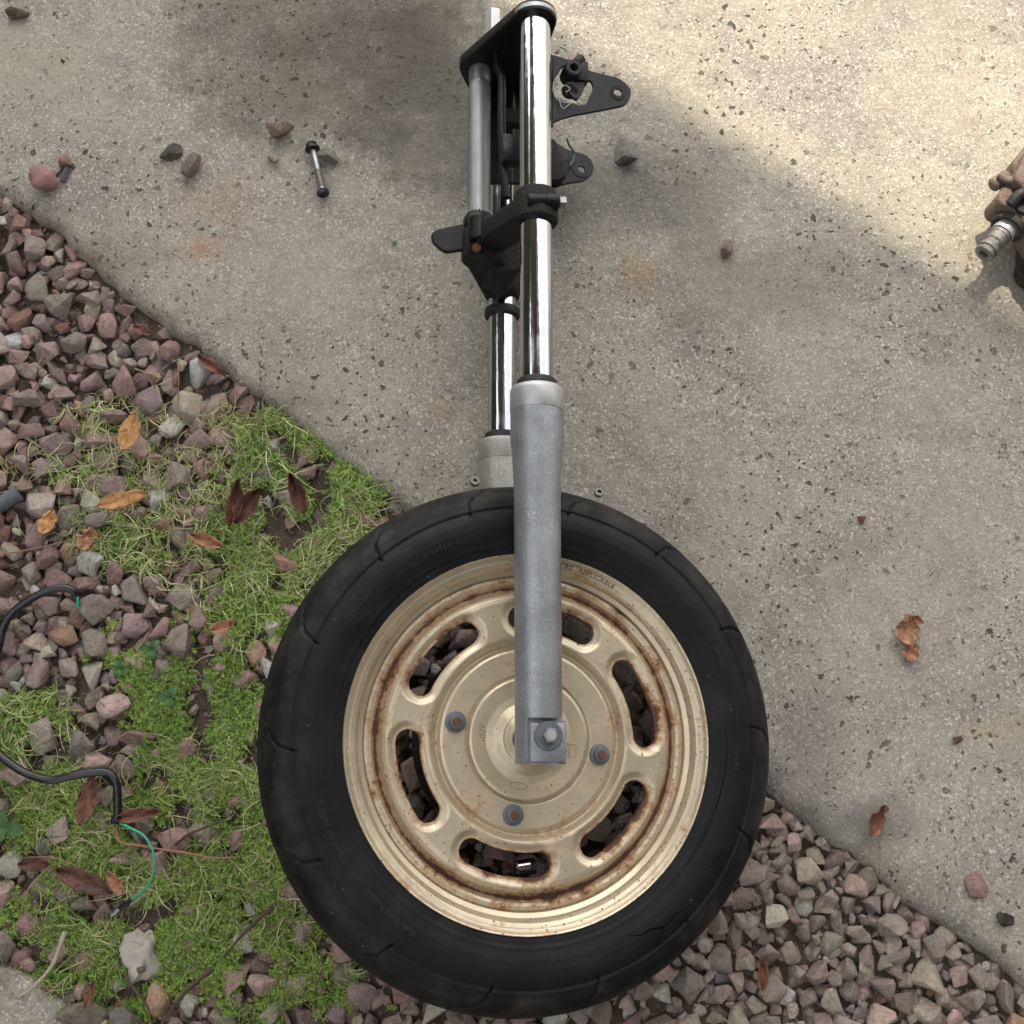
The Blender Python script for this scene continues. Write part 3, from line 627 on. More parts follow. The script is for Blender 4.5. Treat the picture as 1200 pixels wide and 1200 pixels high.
# wheel disc
pr = np.array([(.0105, .0455), (.0125, .0465), (.016, .0452), (.024, .0385), (.032, .0335), (.039, .0320), (.0525, .0325), (.0545, .0316), (.0552, .0278), (.0562, .0278), (.0568, .0298), (.0780, .0300), (.0800, .0292), (.0822, .0262), (.0842, .0262), (.0865, .0300), (.0885, .0335), (.0915, .0345),
    (.1240, .0345), (.1282, .0338), (.1312, .0310), (.1335, .0255), (.1352, .0228), (.1370, .0222), (.1385, .0240), (.1400, .0262), (.1430, .0275), (.1462, .0272), (.1476, .0255), (.1488, .0255), (.1505, .0290), (.1528, .0350), (.1550, .0388), (.1575, .0403), (.1612, .0415), (.1632, .0440), (.1650, .0458), (.1658, .0450), (.1660, .0400)])
NA, NR = 960, 150
rr = np.unique(np.concatenate([np.linspace(.0105, .166, NR), pr[:, 0]])); NR = len(rr)
hh = np.interp(rr, pr[:, 0], pr[:, 1])
# round the profile a little
for _ in range(2): hh[1:-1] = .25*hh[:-2]+.5*hh[1:-1]+.25*hh[2:]
th = np.linspace(0, 2*np.pi, NA, endpoint=False); TH, RR = np.meshgrid(th, rr, indexing='ij'); X = RR*np.cos(TH); Y = RR*np.sin(TH)
SR, SHA, SW = .1085, .285, .0107
def slot_sdf(X, Y):
    best = np.full(X.shape, 9.)
    for k in range(6):
        c = R_(138+60*k); a = (np.arctan2(Y, X)-c+np.pi) % (2*np.pi)-np.pi; ac = np.clip(a, -SHA, SHA)+c
        best = np.minimum(best, np.hypot(X-SR*np.cos(ac), Y-SR*np.sin(ac))-SW)
    return best
sdf = slot_sdf(X, Y)
near = np.abs(sdf) < .00075; e = 1e-5
for _ in range(2):
    gxx = (slot_sdf(X+e, Y)-slot_sdf(X-e, Y))/(2*e); gyy = (slot_sdf(X, Y+e)-slot_sdf(X, Y-e))/(2*e); s_ = slot_sdf(X, Y)
    X = np.where(near, X-s_*gxx, X); Y = np.where(near, Y-s_*gyy, Y)
sdf = np.where(near, 0, sdf)
Z = np.broadcast_to(hh, TH.shape).copy()
lip = 1-sstep(.0, .0085, np.maximum(sdf, 0)); Z = Z-.0038*lip*(np.abs(RR-SR) < .035)+.0008*np.exp(-((sdf-.0006)/.0010)**2)*(np.abs(RR-SR) < .03)
ii = np.arange(NA*NR).reshape(NA, NR); i2 = np.roll(ii, -1, 0)
F_ = np.stack([ii[:, :-1].ravel(), i2[:, :-1].ravel(), i2[:, 1:].ravel(), ii[:, 1:].ravel()], 1)
sm = sdf.ravel()[F_].mean(1); mx = sdf.ravel()[F_].max(1); F_ = F_[(sm > 0) & (mx > 1e-6)]
VW = np.stack([X.ravel()+WX, Y.ravel()+WY, Z.ravel()], 1)
# inward wall of each slot
ed = {}
for f in F_[(np.abs(sdf.ravel()[F_]).min(1) < .002)]:
    for a_, b_ in ((f[0], f[1]), (f[1], f[2]), (f[2], f[3]), (f[3], f[0])):
        k_ = (min(a_, b_), max(a_, b_)); ed.setdefault(k_, []).append((a_, b_))
bd = [v_[0] for k_, v_ in ed.items() if len(v_) == 1 and abs(sdf.ravel()[k_[0]]) < .0012 and abs(sdf.ravel()[k_[1]]) < .0012 and sdf.ravel()[k_[0]] <= 1e-6 and sdf.ravel()[k_[1]] <= 1e-6]
vs = sorted({x_ for e_ in bd for x_ in e_}); mp_ = {v_: len(VW)+i for i, v_ in enumerate(vs)}
low = VW[vs].copy(); low[:, 2] -= .006
VW = np.concatenate([VW, low]); F_ = np.concatenate([F_, np.array([(b_, a_, mp_[a_], mp_[b_]) for a_, b_ in bd])])
wheel = big('wheel', VW, F_, M_rim, smooth=60, parent=T)
rust = .50*np.exp(-((RR-.1366)/.0014)**2)+.33*np.exp(-((RR-.1345)/.0045)**2)+.24*np.exp(-((RR-.143)/.006)**2)+.12*np.exp(-((RR-.151)/.002)**2)+.06+.30*np.exp(-((RR-.1655)/.0008)**2)
rust += .42*np.exp(-(np.maximum(sdf, 0)/.0026)**2)*(np.abs(RR-SR) < .03)+.34*sstep(.112, .126, RR)*np.exp(-(np.maximum(sdf, 0)/.008)**2)*(RR < .135)
rust *= .92
rust += .10*np.exp(-((RR-.083)/.002)**2)+.22*np.exp(-((RR-.0556)/.0005)**2)
rust *= 1+.15*np.cos(TH-R_(300))
dmg = np.exp(-(((TH-R_(52))*.150)/.006)**2-((RR-.148)/.0028)**2); rust += .55*dmg
speck = (.18+.55*sstep(.115, .14, RR)*(1-sstep(.150, .156, RR))+.18*(RR > .15))*(.7+.5*np.cos(TH-R_(-20)))*(RR > .09)+.14
for nm, ar in (('rust', rust), ('speck', speck)):
    a_ = wheel.data.attributes.new(nm, 'FLOAT', 'POINT'); a_.data.foreach_set('value', np.concatenate([ar.ravel(), np.full(len(low), .5 if nm == 'rust' else .1)]).astype(np.float32))
# back of the rim: barrel so that it holds together from the side
V_, FQ = lathe_vf([(.166, .040), (.158, .036), (.148, .030), (.146, .008), (.146, -.008), (.148, -.030), (.158, -.036), (.166, -.0455)], 160)
o = obj('rim_barrel', [(v.x+WX, v.y+WY, v.z) for v in V_], FQ, M_hub, wheel, 40)
lathe('slot_shade_disc', [(.060, -.052), (.095, -.052), (.0955, -.0485), (.060, -.0485)], M_dkmetal, wheel, (WX, WY, 0), (WX, WY, 1), 96)  # added dark disc, mostly hidden, put in to darken the wheel slots
lathe('brake_drum', [(.028, .028), (.060, .024), (.064, .018), (.064, -.030), (.055, -.042), (.02, -.046)], M_dkmetal, wheel, (WX, WY, 0), (WX, WY, 1), 64)
for q in (-1, 1):
    pass
# hub collar and bolts
lathe('axle_collar', [(.0075, .030), (.0122, .030), (.0122, .0515), (.0112, .0525), (.0095, .0525), (.0085, .050), (.0085, .043)], M_bluegrey, wheel, (-.0065, -.002, 0), (-.0065, -.002, 1), 48, caps=False)
lathe('axle', [(.0072, -.08), (.0072, .08)], M_dkmetal, wheel, (-.002, -.001, 0), (-.002, -.001, 1), 24)
for k in range(4):
    a = R_(78+90*k); c = (WX+.0675*math.cos(a), WY+.0675*math.sin(a))
    nt_ = lathe('hub_bolt', [(.0094, .0300), (.0094, .0312), (.0090, .0318), (.0066, .0322), (.0064, .0362), (.0058, .0370), (.0044, .0372)], M_bluegrey, wheel, (*c, 0), (*c, 1), 28)
    lathe('stud', [(.0038, .036), (.0038, .0386), (.0030, .0392)], M_rust, nt_, (*c, 0), (*c, 1), 16)
# stamped lettering
def letters(txt, size, name, parent, place, mat=M_stamp, spacing=1.0, ext=.00015):
    dg = bpy.context.evaluated_depsgraph_get(); out = []; x = 0
    for ch in txt:
        if ch == ' ': x += size*.45*spacing; continue
        c = bpy.data.curves.new('t', 'FONT'); c.body = ch; c.size = size; c.extrude = ext; c.resolution_u = 2; c.align_x = 'LEFT'; c.align_y = 'CENTER'
        t_ = bpy.data.objects.new('t', c); COL.objects.link(t_); dg = bpy.context.evaluated_depsgraph_get(); dg.update(); me = bpy.data.meshes.new_from_object(t_.evaluated_get(dg)); bpy.data.objects.remove(t_)
        xs = [v.co.x for v in me.vertices]; w_ = max(xs)-min(xs)
        me.transform(Matrix.Translation((-(max(xs)+min(xs))/2, 0, 0))); me.transform(place(x+w_/2)); out.append(me); x += w_+size*.16*spacing
    bm = bmesh.new()
    for me in out: bm.from_mesh(me)
    me = bpy.data.meshes.new(name); bm.to_mesh(me); bm.free(); me.materials.clear(); return link(name, me, mat, parent, 0)
RL = .1590
def place_arc(x):
    a = R_(80.0)-x/RL; z = .0414
    return Matrix.Translation((WX+RL*math.cos(a), WY+RL*math.sin(a), z)) @ Matrix.Rotation(a-math.pi/2, 4, 'Z') @ Matrix.Rotation(R_(19), 4, 'X')
letters('TIRE  APPLICABLE', .0066, 'stamped_lettering', wheel, place_arc, spacing=.75)
p07 = loc(566, 856, .0325)
letters('07P', .0085, 'stamped_number', wheel, lambda x: Matrix.Translation((p07.x, p07.y-.007+x, .0322)) @ Matrix.Rotation(R_(84), 4, 'Z'), simple('faint_stamp', (.28, .21, .13), .6, 0, 200, .3, 0), .8)
M_faint = simple('faint_outline', (.26, .20, .13), .6, 0, 200, .3, 0)
q = loc(671, 880, .0322); curve_plate('stamped_rectangle', [rounded([(-.0034, -.0058), (.0034, -.0058), (.0034, .0058), (-.0034, .0058)], .001), rounded([(-.0028, -.0052), (.0028, -.0052), (.0028, .0052), (-.0028, .0052)], .0008)], .0003, M_faint, wheel, Matrix.Translation((q.x, q.y, .0322)) @ Matrix.Rotation(R_(-4), 4, 'Z'), bev=0)
q = loc(608, 921, .0322); el1 = [(.0085*math.cos(t), .0032*math.sin(t)) for t in np.linspace(0, 6.283, 33)[:-1]]; el2 = [(a*.9, b*.8) for a, b in el1]
curve_plate('stamped_oval', [el1, el2], .0003, M_faint, wheel, Matrix.Translation((q.x, q.y, .0321)) @ Matrix.Rotation(R_(-8), 4, 'Z'), bev=0)
# valve seen through the lowest slot
cyl('valve_stem', loc(627, 1015, .012), loc(603, 1018, .012), .0070, M_rubber, wheel); 
cyl('valve_cap', loc(622, 1014, .0165), loc(604, 1017, .0165), .0060, M_chrome, wheel, 24, .0015)

# fork tubes and legs
def fork_side(h, sgn, chrome=M_chrome):
    x = -.0045 if sgn > 0 else -.0025; M = (x, 0, h)
    tb = cyl('fork_tube', (x, .28, h), (x, .694, h), .0152, chrome, T, 64, .001)
    lm = M_leg if sgn > 0 else M_leg2
    # lower leg, bottom end to top collar
    pf = [(.0195, -.024), (.0202, -.0235), (.0203, .0), (.0203, .0118), (.0203, .0140), (.0203, .016), (.0203, .02), (.0205, .10), (.0207, .17), (.0209, .205), (.0214, .225), (.0228, .248), (.0241, .262), (.0242, .2865)]
    V_, F_q = lathe_vf(pf, 72, frame_to((x, 0, h), (x, 1, h)))
    # cut flat where the axle bolt sits
    out = []
    for v in V_:
        v = v.copy()
        if v.y < .0125:
            lim = h+sgn*.0138
            if (v.z-lim)*sgn > 0 and v.x > x-.012: v.z = lim
            if v.y < .012 and v.x > x+.0155: v.x = x+.0205 if abs(v.z-h) < .0139 else v.x
        out.append(v)
    # end cap
    F_q.append(tuple(reversed(range(72))))
    leg = obj('fork_leg', out, F_q, lm, T, 40)
    if sgn > 0:
        # dense rings near the step so that the shoulder is crisp
        me = leg.data
    lathe('leg_collar', [(.0242, .2867), (.0246, .2875), (.0246, .305), (.0242, .3075), (.0225, .3095), (.017, .310)], M_bright if sgn > 0 else M_leg2, leg, (x, 0, h), (x, 1, h), 72, caps=False)
    lathe('dust_seal', [(.0188, .308), (.0192, .311), (.0180, .3165), (.0165, .318), (.0151, .3182)], M_rubber, leg, (x, 0, h), (x, 1, h), 64, caps=False)
    return leg, tb
leg, tb1 = fork_side(.085, 1); leg2, tb2 = fork_side(-.085, -1)
# axle clamp boss: square faced block at the foot of the near leg
q0 = loc(622, 893, .1015); q1 = loc(663, 847, .1015)
box('axle_boss', (q0.x, q0.y, .070), (q1.x, q1.y, .1008), M_leg, leg, .0012)
bc = loc(643, 862, .103)
wsh = lathe('axle_washer', [(.0060, .1005), (.0118, .1005), (.0122, .1012), (.0122, .1024), (.0114, .1032), (.0060, .1032)], M_bluegrey, leg, (bc.x, bc.y, 0), (bc.x, bc.y, 1), 48)
# hexagon bolt head
V_, Fh = lathe_vf([(.0070, .103), (.0070, .1080), (.0062, .1090), (.0050, .1092)], 6, frame_to((bc.x+.0008, bc.y, 0), (bc.x+.0008, bc.y, 1))); Fh.append(tuple(range(18, 24)))
obj('axle_bolt', V_, Fh, M_steel, wsh, 20); lathe('bolt_face', [(.0044, .109), (.0042, .1094), (.0, .1094)], M_bright, wsh, (bc.x+.0008, bc.y, 0), (bc.x+.0008, bc.y, 1), 24)
# brake hose eyes beside the far leg
for u, v in ((556, 566), (701, 579)):
    q = loc(u, v, -.055); lathe('hose_eye', [(.0024, 0), (.0046, 0), (.0050, .0008), (.0050, .0042), (.0044, .005), (.0024, .005)], M_dirty, leg2, q, q+Vector((0, .3, 1)), 24, caps=False)
# collar on the far tube
lathe('tube_clip', [(.0154, .4500), (.0188, .4500), (.0193, .4510), (.0193, .4575), (.0188, .459), (.0154, .459)], M_rubber, tb2, (-.0025, 0, -.085), (-.0025, 1, -.085), 48)
# top clamp (in the plane across the tubes)
def across(y): return Matrix(((1, 0, 0, 0), (0, 0, 1, y), (0, 1, 0, 0), (0, 0, 0, 1)))
SX = -.0445
tri = hull2(circle((-.0045, .085), .0215, 32)+circle((SX, .000), .0215, 32)+circle((-.0025, -.085), .0215, 32))
tri = [(a, b) for a, b in tri]
topc = curve_plate('top_clamp', [tri], .0115, M_black, T, across(.6965), .0016, 3)
lathe('fork_cap', [(.0150, .701), (.0156, .702), (.0156, .7055), (.0140, .7065), (.0, .7065)], M_chrome, topc, (-.0045, 0, .085), (-.0045, 1, .085), 48)
lathe('clamp_trim', [(.0216, .694), (.0220, .6945), (.0220, .6985), (.0216, .699)], M_steel, topc, (-.0045, 0, .085), (-.0045, 1, .085), 48, caps=False)
lathe('stem_nut', [(.013, .702), (.013, .708), (.0092, .7085), (.0092, loc(579, 14, 0).y-.002), (.0082, loc(579, 14, 0).y)], M_bright, topc, (loc(579, 12, 0).x, 0, .0), (loc(579, 12, 0).x, 1, .0), 6, smooth=20)
# steering stem
lathe('steering_stem', [(.0125, .500), (.0125, .521), (.0118, .523), (.0118, .668), (.0108, .670), (.0108, .676), (.0114, .677), (.0114, .691)], M_steel_dull, T, (SX, 0, 0), (SX, 1, 0), 48)
br = lathe('stem_bearing', [(.0150, .505), (.0158, .507), (.0158, .517), (.0140, .520), (.0122, .521)], M_black, T, (SX, 0, 0), (SX, 1, 0), 48)
for k in range(22):
    a = 2*math.pi*k/22; c_ = Vector((SX+.0128*math.cos(a), .5222, .0128*math.sin(a)))
    V_, F_q = lathe_vf([(.0001, -.0014), (.0010, -.001), (.0014, 0), (.0010, .001), (.0001, .0014)], 6, Matrix.Translation(c_)); obj('bearing_ball', V_, F_q, M_steel, br, 60)
# lower clamp, a casting with rings at both tubes
lc = curve_plate('lower_clamp', [hull2(circle((-.0045, .085), .0175, 24)+circle((SX+.004, .004), .0165, 24)), ], .021, M_cast, T, across(.4895), .003, 3)
curve_plate('rear_arm', [hull2(circle((-.0025, -.085), .019, 24)+circle((SX+.006, -.002), .0195, 24))], .030, M_cast, lc, across(.486), .004, 3)
lathe('clamp_ring', [(.0154, .4735), (.0195, .4735), (.0212, .4755), (.0214, .500), (.0200, .5045), (.0154, .505)], M_cast, lc, (-.0045, 0, .085), (-.0045, 1, .085), 48)
lathe('rear_clamp_ring', [(.0154, .4775), (.0195, .4780), (.0212, .4800), (.0222, .500), (.0200, .5045), (.0154, .505)], M_cast, lc, (-.0025, 0, -.085), (-.0025, 1, -.085), 48)
lathe('stem_boss', [(.0150, .470), (.0172, .473), (.0175, .500), (.0150, .506)], M_cast, lc, (SX, 0, 0), (SX, 1, 0), 40)
# pinch bolt across the near ring
a_ = loc(617, 237, .104); b_ = loc(664, 238, .104)
pbl = cyl('pinch_boss', loc(617, 236, .100), loc(655, 237, .100), .0078, M_black, lc, 32, .0015)
cyl('pinch_bolt', loc(654, 237, .100), loc(663, 237, .100), .0058, M_steel, pbl, 6, .0008)
cyl('boss_rim', loc(638, 237, .100), loc(641, 237, .100), .0084, M_black, pbl, 32, .0008)
# left lug with rusty bolt
P_ = [loc(u, v, 0).xy for u, v in ((505, 274), (512, 270), (549, 262), (560, 268), (560, 290), (548, 293), (523, 297), (516, 293), (506, 284))]
lug = curve_plate('fork_stop_lug', [rounded(P_, .003)], .006, M_black, T, Matrix.Translation((0, 0, .0)), .0012, 3)
cyl('clamp_block', loc(561, 256, .020), loc(561, 283, .020), .0105, M_black, lc, 32, .0015)
rb_ = loc(556, 289, .016); cyl('rusty_bolt', rb_-Vector((0, 0, .012)), rb_+Vector((.002, -.003, .006)), .0048, M_rust, lc, 6, .0006); cyl('rusty_washer', rb_-Vector((0, 0, .004)), rb_+Vector((.001, -.001, .0005)), .0078, M_cast, lc, 24, .0006)
# casting web below the stem down to the far ring
P_ = [loc(u, v, -.02).xy for u, v in ((549, 285), (604, 275), (610, 318), (604, 326), (578, 327), (569, 316), (562, 304))]
curve_plate('clamp_web', [rounded(P_, .006)], .05, M_cast, lc, Matrix.Translation((0, 0, -.03)), .004, 3)
# black stay bar and plates between stem and near tube
st_ = tube('bracket_stay', [loc(581, 45, .03), loc(583, 75, .03), loc(588, 95, .03), loc(588, 140, .03), loc(590, 200, .03), loc(594, 232, .03)], .0042, M_black, T, 12)
box('stay_block', loc(586, 196, .028), Vector(loc(612, 167, .028))+Vector((0, 0, .014)), M_black, st_, .0015)
box('stay_foot', loc(588, 150, .0), Vector(loc(612, 136, .0))+Vector((0, 0, .012)), M_cast, st_, .0015)
P_ = [loc(u, v, -.03).xy for u, v in ((575, 70), (612, 62), (612, 216), (574, 216))]
plt_ = curve_plate('back_plate', [rounded(P_, .003)], .004, M_black, T, Matrix.Translation((0, 0, -.03)), .0008)
tube('plate_rib', [loc(598, 80, -.022), loc(600, 140, -.022), loc(598, 215, -.022)], .004, M_black, plt_, 10)
# headlight brackets
def bracket(h, outline, holes, name='headlight_bracket', rad=.009):
    o_ = [rounded([loc(u, v, h).xy for u, v in outline], rad)]
    for k_, hl in enumerate(holes):
        if isinstance(hl, tuple): c_ = loc(hl[0], hl[1], h); o_.append(circle(c_, hl[2], 20))
        else: o_.append(rounded([loc(u, v, h).xy for u, v in hl], .003))
    return curve_plate(name, o_, .0032, M_black, T, Matrix.Translation((0, 0, h)), .0007, 2)
bk = bracket(.060, [(630, 64), (655, 66), (690, 84), (726, 92), (741, 106), (735, 124), (705, 130), (668, 137), (652, 142), (642, 150), (630, 150)], [(724, 109, .0042), [(657, 80), (664, 77), (670, 82), (662, 100), (668, 113), (676, 119), (684, 106), (685, 96), (692, 95), (695, 104), (686, 124), (668, 122), (650, 114), (647, 103)]])
tube('bracket_flange', [loc(643, 66, .062), loc(643, 105, .062), loc(643, 148, .062)], .0045, M_black, bk, 10)
lathe('bracket_washer', [(.0046, 0), (.0078, 0), (.0080, .0006), (.0046, .0007)], M_cast, bk, loc(724, 109, .0617), loc(724, 109, .0617)+Vector((0, 0, 1)), 24, caps=False)
gm = lathe('rubber_grommet', [(.0036, .010), (.0036, .018), (.0045, .0195), (.0078, .0195), (.0092, .018), (.0092, .010), (.0100, .008), (.0100, .0)], M_rubber, bk, loc(667, 92, .052), loc(667, 92, .052)+Vector((0, 0, 1)), 32, caps=False)
box('grommet_block', loc(661, 100, .052), Vector(loc(686, 80, .052))+Vector((0, 0, .012)), M_black, bk, .0015)
cyl('cable_knob', loc(675, 76, .060), loc(682, 68, .060), .0058, M_black, bk, 20, .0015)
cyl('rubber_plug', loc(668, 106, .050), loc(668, 106, .062), .0085, M_rubber, bk, 24, .002)
tube('thin_wire', [loc(658, 84, .066), loc(651, 92, .067), (loc(648, 104, .067)), loc(653, 116, .066), loc(664, 120, .067), loc(671, 118, .067), loc(660, 127, .066), loc(656, 118, .066), loc(655, 106, .066), loc(662, 100, .067), loc(668, 104, .067), loc(663, 108, .067)], .00035, M_white, bk, 6)
tube('thin_wire', [loc(647, 106, .065), loc(655, 113, .067), loc(667, 117, .067), loc(680, 124, .065)], .0003, M_white, bk, 6)
bk2 = bracket(-.055, [(625, 168), (650, 166), (664, 176), (688, 182), (696, 194), (694, 206), (684, 213), (662, 216), (646, 222), (625, 222)], [(681, 199, .0040)])
lathe('bracket_washer', [(.0044, 0), (.0092, 0), (.0095, .0008), (.0044, .0009)], M_black, bk2, loc(681, 199, -.0533), loc(681, 199, -.0533)+Vector((0, 0, 1)), 24, caps=False)
curve_plate('bracket_rib', [rounded([loc(u, v, -.045).xy for u, v in ((640, 163), (650, 168), (663, 208), (655, 214), (640, 214))], .002)], .012, M_cast, bk2, Matrix.Translation((0, 0, -.045)), .001)
tube('green_wire_tie', [loc(664, 162, -.03), loc(667, 170, -.035), loc(672, 178, -.045), loc(672, 186, -.047), loc(668, 194, -.047)], .0012, M_green2 if 'M_green2' in globals() else simple('dull_green_wire', (.07, .14, .11), .5, 0, 60, .3, 0), bk2, 8)

# ------------------------------------------------------------------ engine casting at the right edge
G = empty('engine_casting', pix(1200, 260)); gp = Vector(G.location)
tag(G, 'brown cast gearbox casing with a greasy protruding shaft, at the right edge', 'engine part')
def L_(u, v, z): return pix(u, v, z)-gp
def cprism(name, pts, z0, z1, mat, bev=.004, parent=G):
    P_ = [L_(u, v, (z0+z1)/2).xy for u, v in pts]
    return curve_plate(name, [rounded(P_, .006)], z1-z0, mat, parent, Matrix.Translation((0, 0, (z0+z1)/2)), bev, 4)
cprism('casing', [(1206, 165), (1250, 140), (1290, 150), (1290, 330), (1230, 330), (1186, 262), (1162, 248), (1160, 238), (1180, 215), (1177, 200)], .030, .070, M_brownpaint)
cprism('casing_shoulder', [(1200, 178), (1290, 120), (1300, 240), (1215, 245), (1182, 215)], .06, .085, M_brownpaint)
cprism('casing_base', [(1204, 250), (1290, 230), (1290, 360), (1215, 345), (1196, 300)], .004, .040, M_dkmetal)
cyl('casing_pin', L_(1182, 206, .062), L_(1162, 218, .060), .0075, M_brownpaint, G, 24, .002)
tube('casing_rib', [L_(1171, 205, .070), L_(1185, 212, .074), L_(1205, 205, .078), L_(1240, 190, .08)], .0045, M_brownpaint, G, 12)
tube('black_pipe', [L_(1184, 240, .075), L_(1195, 228, .08), L_(1215, 222, .08), L_(1250, 222, .08)], .006, M_rubber, G, 12)
cprism('dark_recess', [(1185, 238), (1200, 226), (1225, 226), (1225, 260), (1192, 250)], .066, .0735, M_rubber, .002)
lathe('shaft_boss', [(.0185, -.02), (.0195, .0), (.0195, .006), (.0185, .0085), (.0150, .0085), (.0145, -.004)], M_dkmetal, G, L_(1185, 262, .048), L_(1160, 292, .048), 40, caps=False)
sh = lathe('shaft', [(.0122, -.02), (.0122, .013), (.0112, .014), (.0112, .020), (.0104, .021), (.0104, .029), (.0088, .031), (.0088, .035), (.0112, .0355), (.0115, .037), (.0115, .041), (.0098, .0415), (.0098, .044), (.0112, .0445), (.0112, .0475), (.0100, .0485), (.0052, .0485), (.0048, .040)], M_dirty, G, L_(1185, 262, .048), L_(1152, 299, .046), 40)
lathe('shaft_sleeve', [(.0128, .005), (.0128, .016), (.0120, .0165)], M_bright, sh, L_(1185, 262, .048), L_(1152, 299, .046), 40, caps=False)
lathe('black_bush', [(.008, 0), (.017, .0), (.019, .004), (.019, .016), (.016, .02), (.006, .02)], M_rubber, G, L_(1207, 322, .010), L_(1207, 322, .010)+Vector((-.1, -.2, 1)), 32)

# ------------------------------------------------------------------ loose things on the slab
def loose(u, v, w_, h_, ang, col, label, flat=.6, va=None, name='loose_stone', cat='stone', ci=None):
    r = .00110; z = max(w_, h_)*r/2*flat; p = pix(u, v, z*.6); va = rnd.randrange(44) if va is None else va
    o = bpy.data.objects.new(name, STONE_ME[va]); COL.objects.link(o); o.location = (p.x, p.y, z*.80); o.rotation_euler = (rnd.gauss(0, .1), rnd.gauss(0, .1), R_(ang)); o.scale = (w_*r/2, h_*r/2, z); o.color = (*col, 1); tag(o, label, cat); return o
loose(22, 15, 26, 13, 5, (.13, .11, .08), 'flat brown stone on the slab in the top left corner', .5, 3)
rock_ = None
loose(76, 187, 17, 15, 0, (.42, .23, .18), 'small pink stone beside the round mauve stone on the slab', .7, 5)
loose(200, 178, 25, 18, 20, (.085, .078, .070), 'flat dark grey triangular stone on the slab left of the bolt', .35, 11)
loose(330, 151, 22, 27, 75, (.36, .255, .20), 'pale pink wedge of stone up and left of the black-headed bolt', .8, 14)
loose(320, 187, 13, 12, 0, (.40, .34, .29), 'small pale pebble left of the black-headed bolt', .7, 9)
loose(384, 183, 24, 19, 0, (.23, .20, .165), 'grey brown stone touching the right side of the black-headed bolt', .65, 20)
loose(733, 176, 26, 29, 0, (.22, .205, .195), 'grey stone on the slab right of the lower headlight bracket', .6, 23)
loose(853, 291, 19, 18, 30, (.27, .19, .15), 'small rounded reddish stone alone in the middle of the slab', .8, 26)
loose(1144, 1037, 19, 24, 15, (.36, .22, .19), 'flat pink stone on the slab near the lower right edge', .22, 29)
loose(1178, 1078, 15, 12, 0, (.04, .034, .03), 'small dark brown lump on the slab at the lower right edge', .35, 31, 'dirt_lump', 'lump')
loose(1010, 610, 8, 9, 0, (.24, .11, .09), 'tiny red chip on the slab right of the tyre', .6, 2)
loose(1122, 866, 9, 7, 40, (.15, .08, .07), 'tiny dark red chip on the slab beside a yellowish stain', .5, 4)
for (u, v, s_, a_, lb) in ((74, 71, 5, 0, 'dark crumb high on the slab at left, smallest near the top left corner'), (77, 71+0, 4, 30, None)):
    if lb: loose(u, v, s_, s_*.7, a_, (.05, .045, .04), lb, .6)
# wood stub and stick
p = pix(223, 193, .007); V_, F_q = tube_vf([pix(217, 205, .007), pix(220, 199, .008), pix(226, 190, .0085), pix(230, 183, .007)], lambda t: .0075*(.85+.3*math.sin(3*t)), 7)
o = obj('wood_stub', V_, F_q, simple('weathered_wood', (.19, .15, .135), .85, 0, 300, .5, .001), None, 30); tag(o, 'short grey weathered stub of wood on the slab beside the dark triangular stone', 'wood piece')
V_, F_q = tube_vf([pix(74, 213, .003), pix(76, 204, .004), pix(79, 197, .003)], .0035, 6); o = obj('slate_stick', V_, F_q, simple('slate', (.09, .09, .10), .8, 0, 200, .4, .001), None, 25); tag(o, 'short slate grey stick lying beside the round mauve stone', 'stick')
V_, F_q = tube_vf([pix(66, 205, .002), pix(70, 202, .003), pix(73, 197, .002)], .0014, 5); o = obj('stick', V_, F_q, M_twig, None, 25); tag(o, 'tiny dark stick between the mauve stone and the slate grey stick', 'stick')
# bolt
B_ = empty('loose_bolt', pix(372, 198, .007)); bp = Vector(B_.location); tag(B_, 'long loose bolt with black flanged ends and a worn shank lying on the concrete', 'bolt')
a_ = pix(366, 174, .010)-bp; b_ = pix(378, 224, .009)-bp; d_ = (b_-a_).normalized()
cyl('shank', a_, b_, .0036, simple('worn_shank', (.34, .38, .37), .35, .8, 160, .5, .0003), B_, 20); mid_ = a_.lerp(b_, .5); lathe('worn_thread', [(.0037, 0)]+[(.0040 if i % 2 else .0035, .001+i*.0008) for i in range(26)]+[(.0036, .023)], simple('worn_thread', (.22, .15, .12), .6, .4, 200, .5, .0004), B_, mid_, b_, 18)
lathe('flange', [(.003, -.002), (.0082, -.001), (.0086, .0), (.0086, .0016), (.005, .003)], M_dark, B_, a_, b_, 28); 
V_, F_q = lathe_vf([(.0052, -.0078), (.0062, -.0068), (.0062, 0)], 6, frame_to(a_, b_)); F_q.append(tuple(reversed(range(6)))); obj('bolt_head', V_, F_q, M_dark, B_, 20)
V_, F_q = lathe_vf([(.0060, -.0015), (.0072, 0), (.0072, .0045), (.0066, .0052)], 6, frame_to(b_, b_+d_)); F_q.append(tuple(reversed(range(6)))); F_q.append(tuple(range(18, 24))); obj('nut', V_, F_q, M_dark, B_, 20)
